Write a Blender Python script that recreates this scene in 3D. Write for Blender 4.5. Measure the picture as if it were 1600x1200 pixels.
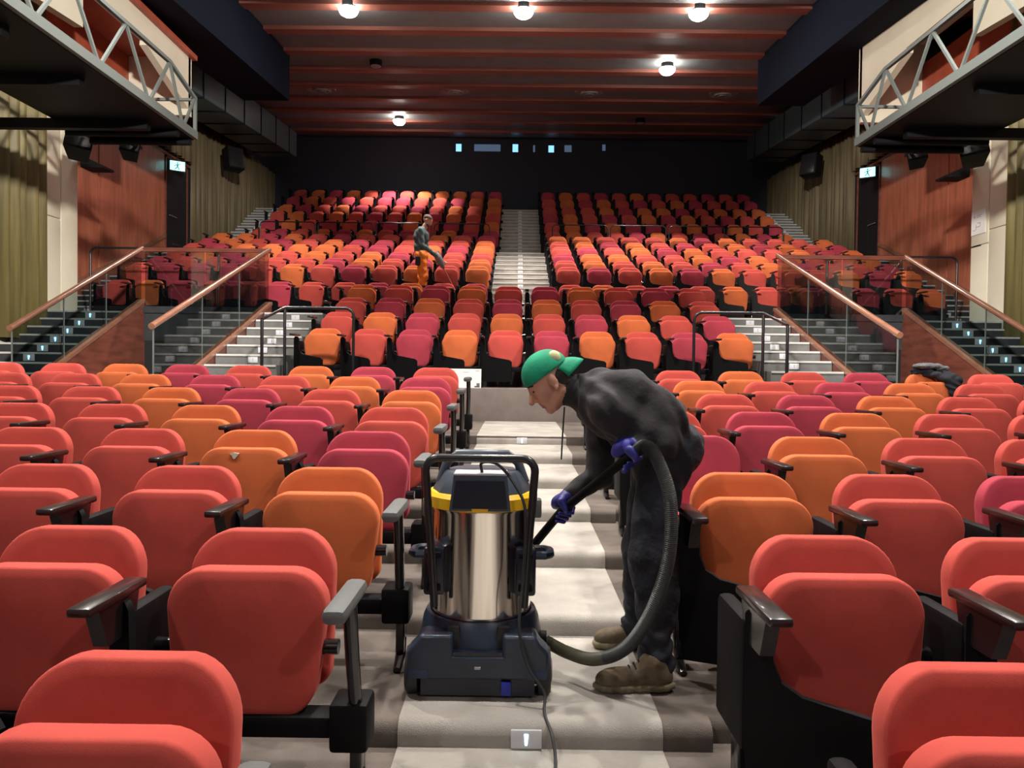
import bpy, bmesh, math, random
import numpy as np
from mathutils import Vector, Matrix
random.seed(7)
R = math.radians
scn = bpy.context.scene
for o in list(bpy.data.objects): bpy.data.objects.remove(o)
col = scn.collection
AX = 0.10                     # hall axis

# ------------------------------------------------------------------ camera
cam = bpy.data.cameras.new('camera'); cam.sensor_width = 36; cam.lens = 27.0
cam.clip_end = 200; cam.clip_start = 0.05
camo = bpy.data.objects.new('camera', cam); col.objects.link(camo)
camo.matrix_world = Matrix.Translation((0, 0, 1.71)) @ (Matrix.Rotation(R(0.29), 4, 'Z') @ Matrix.Rotation(R(90-1.2), 4, 'X') @ Matrix.Rotation(R(0.7), 4, 'Z'))
scn.camera = camo
# ------------------------------------------------------------------ world, exposure, stage lights
w = bpy.data.worlds.new('world'); scn.world = w; w.use_nodes = True
w.node_tree.nodes['Background'].inputs[0].default_value = (0.75, 0.8, 1.0, 1)
w.node_tree.nodes['Background'].inputs[1].default_value = 0.11
scn.view_settings.view_transform = 'Standard'; scn.view_settings.look = 'None'
scn.view_settings.gamma = 1; scn.view_settings.use_curve_mapping = False
scn.view_settings.exposure = 0.65

def spot(name, loc, aim, power, size, blend=.4, rad=.1, colr=(1, .93, .84), parent=None):
    l = bpy.data.lights.new(name, 'SPOT'); l.energy = power; l.spot_size = R(size); l.spot_blend = blend
    l.shadow_soft_size = rad; l.color = colr
    o = bpy.data.objects.new(name, l); col.objects.link(o); o.location = loc
    d = Vector(aim)-Vector(loc); o.rotation_euler = d.to_track_quat('-Z', 'Y').to_euler()
    if parent is not None:
        o.parent = parent
    return o
# work lights over the stage, behind the photographer
STAGE = 330
spot('stage_work_light', (-4.2, -5.5, 7.2), (1.5, 7, 0.6), STAGE, 80, .6, .18, (1, .95, .87))
spot('stage_work_light', (4.4, -5.5, 7.2), (-1.5, 7, 0.6), STAGE, 80, .6, .18, (1, .95, .87))

# two lamps over the stage crossing to the side walls
spot('stage_side_light', (-3.6, -4.5, 6.9), (8.7, 13.6, 5.3), 13500, 32, .45, .3, (1, .95, .87))
spot('stage_side_light', (3.8, -4.5, 6.9), (-8.5, 13.6, 5.3), 13500, 32, .45, .3, (1, .95, .87))

def ceil_z(y): return 9.83+0.0905*(y-17.3)
DOWN = 1400

# ------------------------------------------------------------------ materials
MATS = {}
def mat(name, c, rough=.6, metal=0., noise=None, bump=None, spec=.5, sheen=0, emit=None, estr=1, coat=0):
    m = bpy.data.materials.new(name); m.use_nodes = True; nt = m.node_tree; b = nt.nodes['Principled BSDF']
    b.inputs['Base Color'].default_value = (*c, 1); b.inputs['Roughness'].default_value = rough
    b.inputs['Metallic'].default_value = metal; b.inputs['Specular IOR Level'].default_value = spec
    if sheen: b.inputs['Sheen Weight'].default_value = sheen; b.inputs['Sheen Roughness'].default_value = .5; b.inputs['Sheen Tint'].default_value = (*[min(1, x*1.2+.1) for x in c], 1)
    if coat: b.inputs['Coat Weight'].default_value = coat; b.inputs['Coat Roughness'].default_value = .1
    if emit: b.inputs['Emission Color'].default_value = (*emit, 1); b.inputs['Emission Strength'].default_value = estr
    tc = nt.nodes.new('ShaderNodeTexCoord')
    if noise:                                     # (scale, amount, stretch)
        sc, am = noise[0], noise[1]; st = noise[2] if len(noise) > 2 else (1, 1, 1)
        mp = nt.nodes.new('ShaderNodeMapping'); mp.inputs['Scale'].default_value = st
        n = nt.nodes.new('ShaderNodeTexNoise'); n.inputs['Scale'].default_value = sc; n.inputs['Detail'].default_value = 5
        nt.links.new(tc.outputs['Object'], mp.inputs[0]); nt.links.new(mp.outputs[0], n.inputs['Vector'])
        r = nt.nodes.new('ShaderNodeValToRGB'); r.color_ramp.elements[0].position = .3; r.color_ramp.elements[1].position = .7
        r.color_ramp.elements[0].color = (*[x*(1-am) for x in c], 1); r.color_ramp.elements[1].color = (*[min(1, x*(1+am)) for x in c], 1)
        nt.links.new(n.outputs['Fac'], r.inputs[0]); nt.links.new(r.outputs[0], b.inputs['Base Color'])
    if bump:
        n2 = nt.nodes.new('ShaderNodeTexNoise'); n2.inputs['Scale'].default_value = bump[0]; n2.inputs['Detail'].default_value = 3
        nt.links.new(tc.outputs['Object'], n2.inputs['Vector'])
        bp = nt.nodes.new('ShaderNodeBump'); bp.inputs['Strength'].default_value = bump[1]; bp.inputs['Distance'].default_value = bump[2] if len(bump) > 2 else .004
        nt.links.new(n2.outputs['Fac'], bp.inputs['Height']); nt.links.new(bp.outputs[0], b.inputs['Normal'])
    MATS[name] = m
    return m
mat('fab_R', (.49, .070, .054), .85, noise=(5, .12), bump=(420, .25, .002), spec=.2, sheen=.35)
mat('fab_C', (.38, .042, .066), .85, noise=(5, .12), bump=(420, .25, .002), spec=.2, sheen=.35)
mat('fab_O', (.56, .128, .042), .85, noise=(5, .12), bump=(420, .25, .002), spec=.2, sheen=.35)
mat('black_plastic', (.005, .0045, .0055), .6, spec=.12)
mat('black_gloss', (.012, .010, .011), .18, spec=.6)
mat('black_wood', (.018, .011, .011), .3, coat=.4)
mat('grey_pad', (.10, .105, .105), .6, bump=(200, .2))
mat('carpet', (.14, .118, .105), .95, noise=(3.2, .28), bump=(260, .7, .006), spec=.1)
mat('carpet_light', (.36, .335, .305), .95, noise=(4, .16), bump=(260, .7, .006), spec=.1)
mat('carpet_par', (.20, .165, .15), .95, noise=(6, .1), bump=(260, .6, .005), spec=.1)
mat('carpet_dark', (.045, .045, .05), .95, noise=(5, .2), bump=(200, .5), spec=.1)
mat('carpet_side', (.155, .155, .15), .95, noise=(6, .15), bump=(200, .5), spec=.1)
mat('nosing', (.55, .53, .50), .5)
mat('plate', (.62, .62, .66), .35)
mat('cream', (.70, .64, .50), .7, noise=(1.5, .04))
mat('wood', (.42, .13, .072), .42, noise=(3.0, .22, (2.5, 2.5, .3)), coat=.15)
mat('wood_dark', (.19, .055, .035), .35, noise=(6, .3, (.35, .35, 2)), coat=.2)
mat('wood_rail', (.27, .12, .075), .25, noise=(10, .15, (1, .2, 1)), coat=.6)
mat('wood_red', (.40, .085, .045), .45, noise=(4, .15))
mat('ceil_dark', (.23, .245, .25), .7, noise=(2, .1))
mat('ceil_red', (.36, .135, .10), .5, noise=(3, .15, (.3, 2, 1)))
mat('duct_blue', (.008, .012, .024), .85, spec=.1)
mat('duct_teal', (.05, .075, .08), .5)
mat('curtain', (.165, .13, .045), .55, noise=(9, .35, (1, 1, .06)), sheen=.3)
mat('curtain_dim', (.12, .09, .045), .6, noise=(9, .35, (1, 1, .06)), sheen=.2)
mat('wall_black', (.024, .024, .036), .8)
mat('void', (.006, .005, .007), .7)
mat('steel_grey', (.15, .17, .16), .5, metal=.2)
mat('steel_black', (.005, .005, .006), .55, spec=.2)
mat('tube_black', (.012, .012, .014), .3, spec=.6)
mat('white_paper', (.8, .79, .76), .7)
mat('ink', (.12, .12, .13), .7)
mat('ink_pale', (.42, .42, .44), .7)
mat('chrome', (.80, .74, .68), .13, metal=1.0, noise=(2.2, .08, (6, 6, .3)))
mat('navy_plastic', (.019, .029, .052), .36, noise=(7, .25), spec=.5)
mat('slate_plastic', (.050, .066, .092), .38, noise=(5, .2))
mat('navy_dark', (.006, .008, .02), .3)
mat('yellow_plastic', (.80, .46, .01), .4)
mat('hose', (.035, .038, .038), .45)
mat('hose_old', (.085, .08, .05), .5)
mat('rubber', (.018, .018, .019), .6)
mat('blue_tape', (.01, .015, .30), .4)
mat('jacket', (.013, .011, .014), .85, sheen=.3, noise=(6, .3), bump=(13, .5, .02))
mat('stage_bounce', (.42, .33, .24), .4, noise=(4, .2, (.3, 2, 1)))
mat('trousers', (.007, .0085, .015), .8, noise=(7, .35), bump=(16, .5, .03))
mat('skin', (.52, .25, .17), .5, noise=(14, .10))
mat('lip', (.36, .13, .10), .5)
mat('glove', (.022, .022, .22), .5, bump=(60, .3))
mat('cap_green', (.0, .27, .14), .8, noise=(14, .2), bump=(90, .3))
mat('cap_patch', (.72, .68, .38), .8)
mat('hair', (.025, .017, .013), .7, bump=(120, .6))
mat('hair_brown', (.09, .05, .03), .7, bump=(120, .6))
mat('shoe', (.12, .085, .05), .75, noise=(20, .4), bump=(50, .4))
mat('sole', (.20, .165, .10), .7, noise=(14, .4))
mat('lace', (.02, .017, .015), .8)
mat('teal_jacket', (.075, .115, .115), .8, noise=(8, .25), bump=(14, .4, .02))
mat('hi_orange', (.85, .19, .01), .7, noise=(9, .25), bump=(14, .5, .02))
mat('tool_grey', (.17, .14, .14), .5)
mat('cloth_navy', (.005, .006, .012), .85, bump=(18, .5, .02))
mat('cloth_grey', (.10, .10, .105), .85, noise=(12, .3), bump=(25, .5, .02))
mat('diffuser', (.34, .32, .32), .5)
mat('lamp_lens', (1, 1, 1), .3, emit=(1, .96, .88), estr=45)
mat('led_blue', (.1, .4, .9), .3, emit=(.10, .50, 1.0), estr=14)
mat('led_white', (.6, .9, 1), .3, emit=(.55, .9, 1.0), estr=7)
mat('exit_glow', (.3, .9, .9), .3, emit=(.30, .95, .95), estr=1.5)
mat('exit_dark', (.02, .15, .16), .5)
mat('win_blue', (.3, .6, .9), .2, emit=(.20, .50, .85), estr=1.1)
mat('win_dim', (.10, .14, .2), .2, emit=(.10, .16, .26), estr=.35)
def glass_mat(name, tint, ior=1.5):
    m = bpy.data.materials.new(name); m.use_nodes = True; nt = m.node_tree; nt.nodes.remove(nt.nodes['Principled BSDF'])
    out = nt.nodes['Material Output']; t = nt.nodes.new('ShaderNodeBsdfTransparent'); t.inputs[0].default_value = (*tint, 1)
    g = nt.nodes.new('ShaderNodeBsdfGlossy'); g.inputs['Roughness'].default_value = .015
    f = nt.nodes.new('ShaderNodeFresnel'); ge = nt.nodes.new('ShaderNodeNewGeometry'); ma = nt.nodes.new('ShaderNodeMath'); ma.operation = 'MULTIPLY_ADD'
    ma.inputs[1].default_value = 1/ior-ior; ma.inputs[2].default_value = ior; nt.links.new(ge.outputs['Backfacing'], ma.inputs[0]); nt.links.new(ma.outputs[0], f.inputs[0])
    mx = nt.nodes.new('ShaderNodeMixShader')
    nt.links.new(f.outputs[0], mx.inputs[0]); nt.links.new(t.outputs[0], mx.inputs[1]); nt.links.new(g.outputs[0], mx.inputs[2])
    nt.links.new(mx.outputs[0], out.inputs[0]); MATS[name] = m
glass_mat('glass', (.66, .71, .71))

# ------------------------------------------------------------------ mesh helpers
class MB:
    def __init__(s): s.v = []; s.f = []; s.m = []; s.cm = 0
    def add(s, vs, fs):
        o = len(s.v); s.v += [tuple(v) for v in vs]; s.f += [tuple(i+o for i in f) for f in fs]; s.m += [s.cm]*len(fs); return s
    def use(s, i): s.cm = i; return s
    def bb(s, x0, x1, y0, y1, z0, z1):
        return s.add([(x0,y0,z0),(x1,y0,z0),(x1,y1,z0),(x0,y1,z0),(x0,y0,z1),(x1,y0,z1),(x1,y1,z1),(x0,y1,z1)],
                     [(0,3,2,1),(4,5,6,7),(0,1,5,4),(1,2,6,5),(2,3,7,6),(3,0,4,7)])
    def bev(s, x0, x1, y0, y1, z0, z1, b=.01):       # chamfered box
        bm = bmesh.new(); bmesh.ops.create_cube(bm, size=1)
        for v in bm.verts: v.co = Vector(((x0+x1)/2+v.co.x*(x1-x0), (y0+y1)/2+v.co.y*(y1-y0), (z0+z1)/2+v.co.z*(z1-z0)))
        bmesh.ops.bevel(bm, geom=bm.edges[:], offset=b, segments=2, affect='EDGES', profile=.5)
        bm.verts.index_update(); s.add([v.co[:] for v in bm.verts], [[v.index for v in f.verts] for f in bm.faces]); bm.free(); return s
    def tube(s, pts, r, n=8, cap=True):
        pts = [Vector(p) for p in pts]; rs = r if isinstance(r, (list, tuple)) else [r]*len(pts); vs = []; fs = []; N = None
        for i, p in enumerate(pts):
            t = (pts[min(i+1, len(pts)-1)]-pts[max(i-1, 0)]).normalized()
            if N is None: N = t.orthogonal().normalized()
            N = (N-t*N.dot(t)).normalized(); B = t.cross(N)
            for k in range(n):
                a = 2*math.pi*k/n; vs.append(p+(N*math.cos(a)+B*math.sin(a))*rs[i])
        for i in range(len(pts)-1):
            for k in range(n): fs.append((i*n+k, i*n+(k+1)%n, (i+1)*n+(k+1)%n, (i+1)*n+k))
        if cap: fs.append(tuple(range(n))[::-1]); fs.append(tuple((len(pts)-1)*n+k for k in range(n)))
        return s.add(vs, fs)
    def bar(s, a, b, wx, wz):                         # rectangular bar from a to b
        a, b = Vector(a), Vector(b); t = (b-a).normalized(); up = Vector((0,0,1)) if abs(t.z) < .95 else Vector((0,1,0))
        x = t.cross(up).normalized()*wx/2; z = x.cross(t).normalized()*wz/2
        vs = [a-x-z, a+x-z, a+x+z, a-x+z, b-x-z, b+x-z, b+x+z, b-x+z]
        return s.add(vs, [(0,3,2,1),(4,5,6,7),(0,1,5,4),(1,2,6,5),(2,3,7,6),(3,0,4,7)])
    def lathe(s, prof, n=32, c=(0,0,0)):
        vs = []; fs = []
        for r, z in prof:
            for k in range(n): a = 2*math.pi*k/n; vs.append((c[0]+r*math.cos(a), c[1]+r*math.sin(a), c[2]+z))
        for i in range(len(prof)-1):
            for k in range(n): fs.append((i*n+k, i*n+(k+1)%n, (i+1)*n+(k+1)%n, (i+1)*n+k))
        fs.append(tuple(range(n))[::-1]); fs.append(tuple((len(prof)-1)*n+k for k in range(n)))
        return s.add(vs, fs)
    def prism(s, poly, a0, a1, axis='y'):             # poly of 2D points extruded along an axis
        n = len(poly)
        P = {'y': lambda u, v, a: (u, a, v), 'x': lambda u, v, a: (a, u, v), 'z': lambda u, v, a: (u, v, a)}[axis]
        vs = [P(u, v, a0) for u, v in poly]+[P(u, v, a1) for u, v in poly]
        fs = [tuple(range(n))[::-1], tuple(range(n, 2*n))]+[(i, (i+1)%n, n+(i+1)%n, n+i) for i in range(n)]
        return s.add(vs, fs)
    def pad(s, out, t, warp=None, seg=None):          # upholstered pad: outline in x,z, thickness along y
        cx = sum(p[0] for p in out)/len(out); cz = sum(p[1] for p in out)/len(out); n = len(out)
        rings = seg or [(.55, .5), (.95, .5), (.99, .43), (1, .28), (1, -.33), (.99, -.43), (.965, -.49), (.85, -.53), (.45, -.57)]
        vs = []; fs = []
        for k, y in rings:
            for (x, z) in out:
                X, Z = cx+(x-cx)*k, cz+(z-cz)*k; Y = y*t
                if warp: Y += warp(X, Z)
                vs.append((X, Y, Z))
        for i in range(len(rings)-1):
            for k in range(n): fs.append((i*n+k, (i+1)*n+k, (i+1)*n+(k+1)%n, i*n+(k+1)%n))
        fs.append(tuple(range(n))); fs.append(tuple((len(rings)-1)*n+k for k in range(n))[::-1])
        return s.add(vs, fs)
    def mesh(s, name, mats, smooth=40):
        me = bpy.data.meshes.new(name); me.from_pydata(s.v, [], s.f); bm = bmesh.new(); bm.from_mesh(me)
        bmesh.ops.recalc_face_normals(bm, faces=bm.faces); bm.to_mesh(me); bm.free()
        for m in (mats if isinstance(mats, (list, tuple)) else [mats]): me.materials.append(MATS[m] if isinstance(m, str) else m)
        if max(s.m, default=0) > 0: me.polygons.foreach_set('material_index', s.m)
        if smooth:
            me.polygons.foreach_set('use_smooth', [True]*len(me.polygons)); me.set_sharp_from_angle(angle=R(smooth))
        me.update(); return me
    def build(s, name, mats, parent=None, smooth=40):
        return put(name, s.mesh(name, mats, smooth), parent)
def put(name, me, parent=None, loc=None, rot=None):
    o = bpy.data.objects.new(name, me); col.objects.link(o)
    if parent is not None: o.parent = parent
    if loc is not None: o.location = loc
    if rot is not None: o.rotation_euler = rot
    return o
def tag(o, label, cat=None, group=None, kind=None):
    o['label'] = label
    if cat: o['category'] = cat
    if group: o['group'] = group
    if kind: o['kind'] = kind
    return o
def empty(name, loc=(0, 0, 0), label=None, cat=None, group=None, kind=None):
    o = bpy.data.objects.new(name, None); col.objects.link(o); o.location = loc; o.empty_display_size = .1
    if label: tag(o, label, cat, group, kind)
    return o
def rrect(x0, x1, z0, z1, rt, rb, n=6):
    pts = []
    for cx, cz, r, a0 in ((x1-rt, z1-rt, rt, 0), (x0+rt, z1-rt, rt, 90), (x0+rb, z0+rb, rb, 180), (x1-rb, z0+rb, rb, 270)):
        for k in range(n+1): a = R(a0+90*k/n); pts.append((cx+r*math.cos(a), cz+r*math.sin(a)))
    return pts
ORD = ['first', 'second', 'third', 'fourth', 'fifth', 'sixth', 'seventh', 'eighth', 'ninth', 'tenth', 'eleventh', 'twelfth']
SIDES = [(-1, 'left'), (1, 'right')]
def sx(s, a): return AX+s*a                # mirror about the hall axis
def span(s, a, b): return tuple(sorted((sx(s, a), sx(s, b))))

# ------------------------------------------------------------------ the setting: floors and tiers
def fz(n): return .27+.0965*(n-2)
floor = empty('floor', label='carpeted auditorium floor rising in tiers from the stage', kind='structure')
def tier(x0, x1, y0, y1, z, m, depth=.35, parent=floor, name='tier'):
    return MB().bb(x0, x1, y0, y1, z-depth, z).build(name, m, parent, smooth=0)
def round_step(x0, x1, y0, y1, z, m, parent, depth=.3, r=.045, name='step'):   # carpeted step with a rounded nose
    poly = [(y1, z-depth), (y1, z)]
    for k in range(6): a = R(90+18*k); poly.append((y0+r+r*math.cos(a), z-r+r*math.sin(a)))
    poly.append((y0, z-depth))
    return MB().prism(poly, x0, x1, 'x').build(name, m, parent, smooth=50)
LAND = fz(9)
AL, AR = -.56, .76
edges = [-1.2]+[2.87+.95*(n-2) for n in range(1, 9)]
for n in range(1, 9):
    y0, y1 = edges[n-1], edges[n]
    for a, b, off in ((-12, AL, .07), (AR, 12.2, .07)):
        round_step(a, b, y0+(off if n > 1 else 0), y1+off+.05, fz(n), 'carpet', floor, name='tier')
    round_step(AL, AR, y0, y1+.05, fz(n), 'carpet', floor, name='aisle_step')
# light runner up the aisle: one folded strip, following the steps
run = MB(); pr = []
for n in range(1, 9):
    y0, y1 = edges[n-1], edges[n]
    for k in range(6): a = R(180-18*k); pr.append((y0+.045+.052*math.cos(a), fz(n)-.045+.052*math.sin(a)))
    pr.append((y1-.007, fz(n)+.007))
y0 = edges[8]
for k in range(6): a = R(180-18*k); pr.append((y0+.045+.052*math.cos(a), LAND-.045+.052*math.sin(a)))
pr.append((10.88, LAND+.007))
vs = []; fs = []
for i, (y, z) in enumerate(pr): vs += [(-.43, y, z), (.57, y, z)]
for i in range(len(pr)-1): fs.append((2*i, 2*i+1, 2*i+3, 2*i+2))
run.add(vs, fs).build('aisle_runner', 'carpet_light', floor, smooth=50)['label'] = 'pale grey carpet runner'
tier(-12, 12.2, edges[8], 14.0, LAND, 'carpet', .4, name='landing')
tier(-14, 14, -9, -1.2, fz(1)-.02, 'stage_bounce', .3, name='stage_apron')  # unseen stage floor, pale wood put in to brighten the tank's reflections
# little light plates on the risers
def plate(x, y, z, parent, led, sc=1.0):
    p = MB().bev(-.058*sc, .058*sc, -.006, .004, -.035*sc, .035*sc, .003).build('light_plate', 'plate', parent); p.location = (x, y, z)
    if led:
        MB().prism([(-.003*sc*sc, -.022*sc), (.003*sc*sc, -.022*sc), (.007*sc*sc, .02*sc), (-.007*sc*sc, .02*sc)], -.0075, -.005, 'y').build('light_slot', led, p)
    else:
        MB().bb(-.006*sc, .006*sc, -.0075, -.005, -.02*sc, .02*sc).build('light_slot', 'ink_pale', p)
    return p
plate(.055, 2.856, fz(2)+.048, floor, 'led_white')
plate(.075, 8.556, fz(8)+.05, floor, 'led_white')
# rear terraces
RY = [11.57+.95*i for i in range(4)]+[16.25+.95*i for i in range(7)]+[25.2+.95*i for i in range(6)]
RT = [2.271, 2.587, 2.906, 3.235, 3.473, 3.971, 4.247, 4.545, 4.861, 5.149, 5.455, 6.17, 6.641, 7.118, 7.556, 8.053, 8.52]
RF = [t-.855 for t in RT]
CL, CRX = sx(-1, 3.42), sx(1, 3.42)
par = MB().bev(CL, CRX, 10.9, 11.9, LAND-.3, RF[0], .012).build('parapet', 'carpet_par', floor); par['label'] = 'low carpeted parapet wall'
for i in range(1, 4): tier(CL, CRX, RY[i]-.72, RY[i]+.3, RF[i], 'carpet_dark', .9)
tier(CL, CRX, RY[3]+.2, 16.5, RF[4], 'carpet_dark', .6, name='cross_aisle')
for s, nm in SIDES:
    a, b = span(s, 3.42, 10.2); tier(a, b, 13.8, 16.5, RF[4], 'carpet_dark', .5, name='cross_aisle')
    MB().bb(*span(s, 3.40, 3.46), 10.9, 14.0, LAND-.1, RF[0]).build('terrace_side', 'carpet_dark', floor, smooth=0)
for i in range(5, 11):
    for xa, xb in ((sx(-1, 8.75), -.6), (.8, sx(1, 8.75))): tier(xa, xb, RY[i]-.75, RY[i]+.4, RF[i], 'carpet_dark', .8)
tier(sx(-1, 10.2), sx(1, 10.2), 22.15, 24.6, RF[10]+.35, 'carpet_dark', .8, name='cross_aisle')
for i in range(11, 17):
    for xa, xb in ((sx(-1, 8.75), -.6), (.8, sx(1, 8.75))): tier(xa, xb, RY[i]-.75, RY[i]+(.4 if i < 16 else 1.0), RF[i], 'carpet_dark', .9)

# stairs: flights of separate steps with pale nosings and plates
def flight(name, label, x0, x1, ya, za, yb, zb, n, m, plates=None, base=None, led=None, psc=1.0):
    st = empty(name, ((x0+x1)/2, ya, za), label, kind='structure')
    t, r = (yb-ya)/n, (zb-za)/n
    for k in range(n):
        y, z = ya+t*k, za+r*(k+1)
        b0 = (z-r-.12) if base is None else base
        o = MB().bb(x0, x1, y, y+t+.02, b0, z).build('step', m, None, smooth=0)
        q = MB().bb(x0+.01, x1-.01, y-.012, y+.03, z-.022, z+.006).build('nosing', 'nosing', None, smooth=0)
        for c in (o, q): c.parent = st; c.matrix_parent_inverse = Matrix.Translation((-(x0+x1)/2, -ya, -za))
        if plates is not None:
            p = plate(plates-(x0+x1)/2, y-ya-.004, z-r*.5-za, st, led, psc)
    return st
# centre aisle of the upper block
ca = (-.60, .80)
steps = []
k0 = 4
flight('stairs', 'bright carpeted centre steps between the two upper seat blocks', ca[0], ca[1], 16.2, RF[4], 22.15, RF[10]+.35, 14, 'carpet_light', plates=.08, psc=1.1)
flight('stairs', 'topmost carpeted centre steps ending at the dark back wall', ca[0], ca[1], 24.35, RF[10]+.35, 29.4, RF[16], 16, 'carpet_light', plates=.08, psc=1.1)
for s, nm in SIDES:
    who = "on the far worker's side" if s < 0 else 'on the paper sign side'
    a, b = span(s, 3.47, 4.50); n = 11; yb = 13.8
    flight('stairs', 'pale grey steps between parapet and glass balustrade '+who, a, b, yb-n*.43, LAND, yb, RF[4], n, 'carpet_side', plates=sx(s, 3.95), base=LAND-.2, psc=1.2)
    a, b = span(s, 6.92, 8.36); n = 11
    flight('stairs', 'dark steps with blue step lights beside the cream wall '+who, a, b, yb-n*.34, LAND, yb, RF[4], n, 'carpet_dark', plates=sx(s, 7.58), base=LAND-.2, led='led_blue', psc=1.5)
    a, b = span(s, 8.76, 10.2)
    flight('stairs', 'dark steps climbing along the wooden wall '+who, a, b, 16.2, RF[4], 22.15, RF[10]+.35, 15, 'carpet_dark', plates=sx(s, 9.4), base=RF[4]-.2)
    flight('stairs', 'grey side steps beside the upper curtain '+who, a, b, 24.35, RF[10]+.35, 29.6, RF[16], 18, 'carpet_side', plates=sx(s, 9.4), base=4.8)

# ------------------------------------------------------------------ walls
BY = 31.6
wb = MB().bb(-12.5, 12.7, BY, BY+.3, 3, 13).build('wall_back', 'wall_black', smooth=0); tag(wb, 'near black back wall with small projection windows', kind='structure')
tier(sx(-1, 10.2), sx(1, 10.2), RY[16]+.2, BY, RF[16], 'carpet_dark', .5, name='back_walk')
def px_at(px, py, Y):                      # pixel of the photograph to a point at depth Y
    r = camo.matrix_world.to_3x3() @ Vector(((px-800)/1200, -(py-600)/1200, -1)); return Vector((0, 0, 1.71))+r*(Y/r.y)
camo.matrix_world = camo.matrix_world
k = 1
for x0, x1, y0, y1, m in ((712.5, 721, 225, 237, 'win_blue'), (741, 782, 225.5, 237, 'win_dim'), (801, 809.5, 225.5, 238, 'win_blue'), (833, 836, 227, 238, 'win_dim'), (857, 865.5, 227.5, 238.5, 'win_blue'), (882, 893, 227, 238, 'win_dim'), (941, 946, 226, 236, 'win_dim')):
    a, b = px_at(x0, y0, BY), px_at(x1, y1, BY); cx, cz = (a.x+b.x)/2, (a.z+b.z)/2; hw, hh = abs(b.x-a.x)/2, abs(a.z-b.z)/2
    wdw = MB().bb(-hw-.03, hw+.03, -.03, 0, -hh-.03, -hh).bb(-hw-.03, hw+.03, -.03, 0, hh, hh+.03).bb(-hw-.03, -hw, -.03, 0, -hh, hh).bb(hw, hw+.03, -.03, 0, -hh, hh).build('window_%d' % k, 'wall_black', smooth=0)
    wdw.location = (cx, BY, cz); tag(wdw, ('small glowing blue projection window in the back wall', 'dim projection window in the back wall')[m == 'win_dim'], 'window', kind='structure')
    MB().bb(-hw, hw, -.012, -.002, -hh, hh).build('pane', m, wdw, smooth=0); k += 1
for s, nm in SIDES:
    W = sx(s, 10.2); out = sx(s, 10.5)
    wl = MB().bb(*sorted((W+s*.03, out+s*.3)), 8, BY, 0, 13).build('wall_'+nm, 'wall_black', smooth=0); tag(wl, 'dark side wall clad in wood, cream panels and curtain', kind='structure')
    # wooden boards, a sloping base below the steps
    ys = [14.5, 15.6, 17.0, 18.5, 20.0, 21.95]
    for i in range(5):
        MB().bb(*sorted((W-s*.015*(1+i % 2), W+s*.035)), ys[i]+.006, ys[i+1]-.006, 2.5, 7.68).build('wood_panel', 'wood', wl, smooth=0)
    MB().bar((W-s*.05, 16.0, RF[4]+.30), (W-s*.05, 21.95, RF[4]+.30+2.45), .05, .10).build('skirting', 'wood_rail', wl)
    MB().bb(*sorted((W-s*.06, W+s*.03)), 14.5, 23.6, 7.68, 7.76).build('cornice', 'wood_dark', wl, smooth=0)
    # inner portal wall: cream panels with open joints
    P = sx(s, 8.38)
    pw = MB().bb(*sorted((P+s*.03, P+s*.5)), 6, 14.45, 0, 9.3).bb(*sorted((P+s*.03, W+s*.2)), 14.2, 14.45, 0, 9.3).build('wall_portal_'+nm, 'cream', smooth=0); tag(pw, 'cream portal wall standing in front of the wooden wall', kind='structure')
    for y0, y1, z0, z1 in ((13.28, 13.92, 2.2, 4.28), (13.28, 13.92, 4.31, 9.3), (13.95, 14.46, 2.2, 4.05 if s > 0 else 6.4), (13.95, 14.46, 4.08 if s > 0 else 6.43, 9.3)):
        MB().bev(*sorted((P, P+s*.035)), y0, y1, z0, z1, .004).build('wall_panel', 'cream', pw)
    # exit door in the side wall
    d = empty('door_%d' % (1 if s < 0 else 2), (W, 22.7, RF[10]+.35), 'dark recessed exit doorway beside the wooden wall', kind='structure')
    f = MB().bb(-.04, .04, -.72, -.66, 0, 2.72).bb(-.04, .04, .70, .76, 0, 2.72).bb(-.04, .04, -.72, .76, 2.66, 2.72).build('door_frame', 'wood_dark', d, smooth=0)
    MB().bb(-.012, .02, -.66, .02, 0, 2.66).build('door_leaf', 'void', d, smooth=0); MB().bb(-.012, .02, .03, .70, 0, 2.66).build('door_leaf', 'void', d, smooth=0)
    MB().bar((-s*.05, -.5, 1.05), (-s*.05, -.05, 1.05), .03, .03).build('push_bar', 'steel_grey', d)
    MB().bb(*sorted((W-s*.0, W-s*.03)), 21.98, 23.46, 4.5, 4.96).build('door_sill', 'wall_black', wl, smooth=0)

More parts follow.
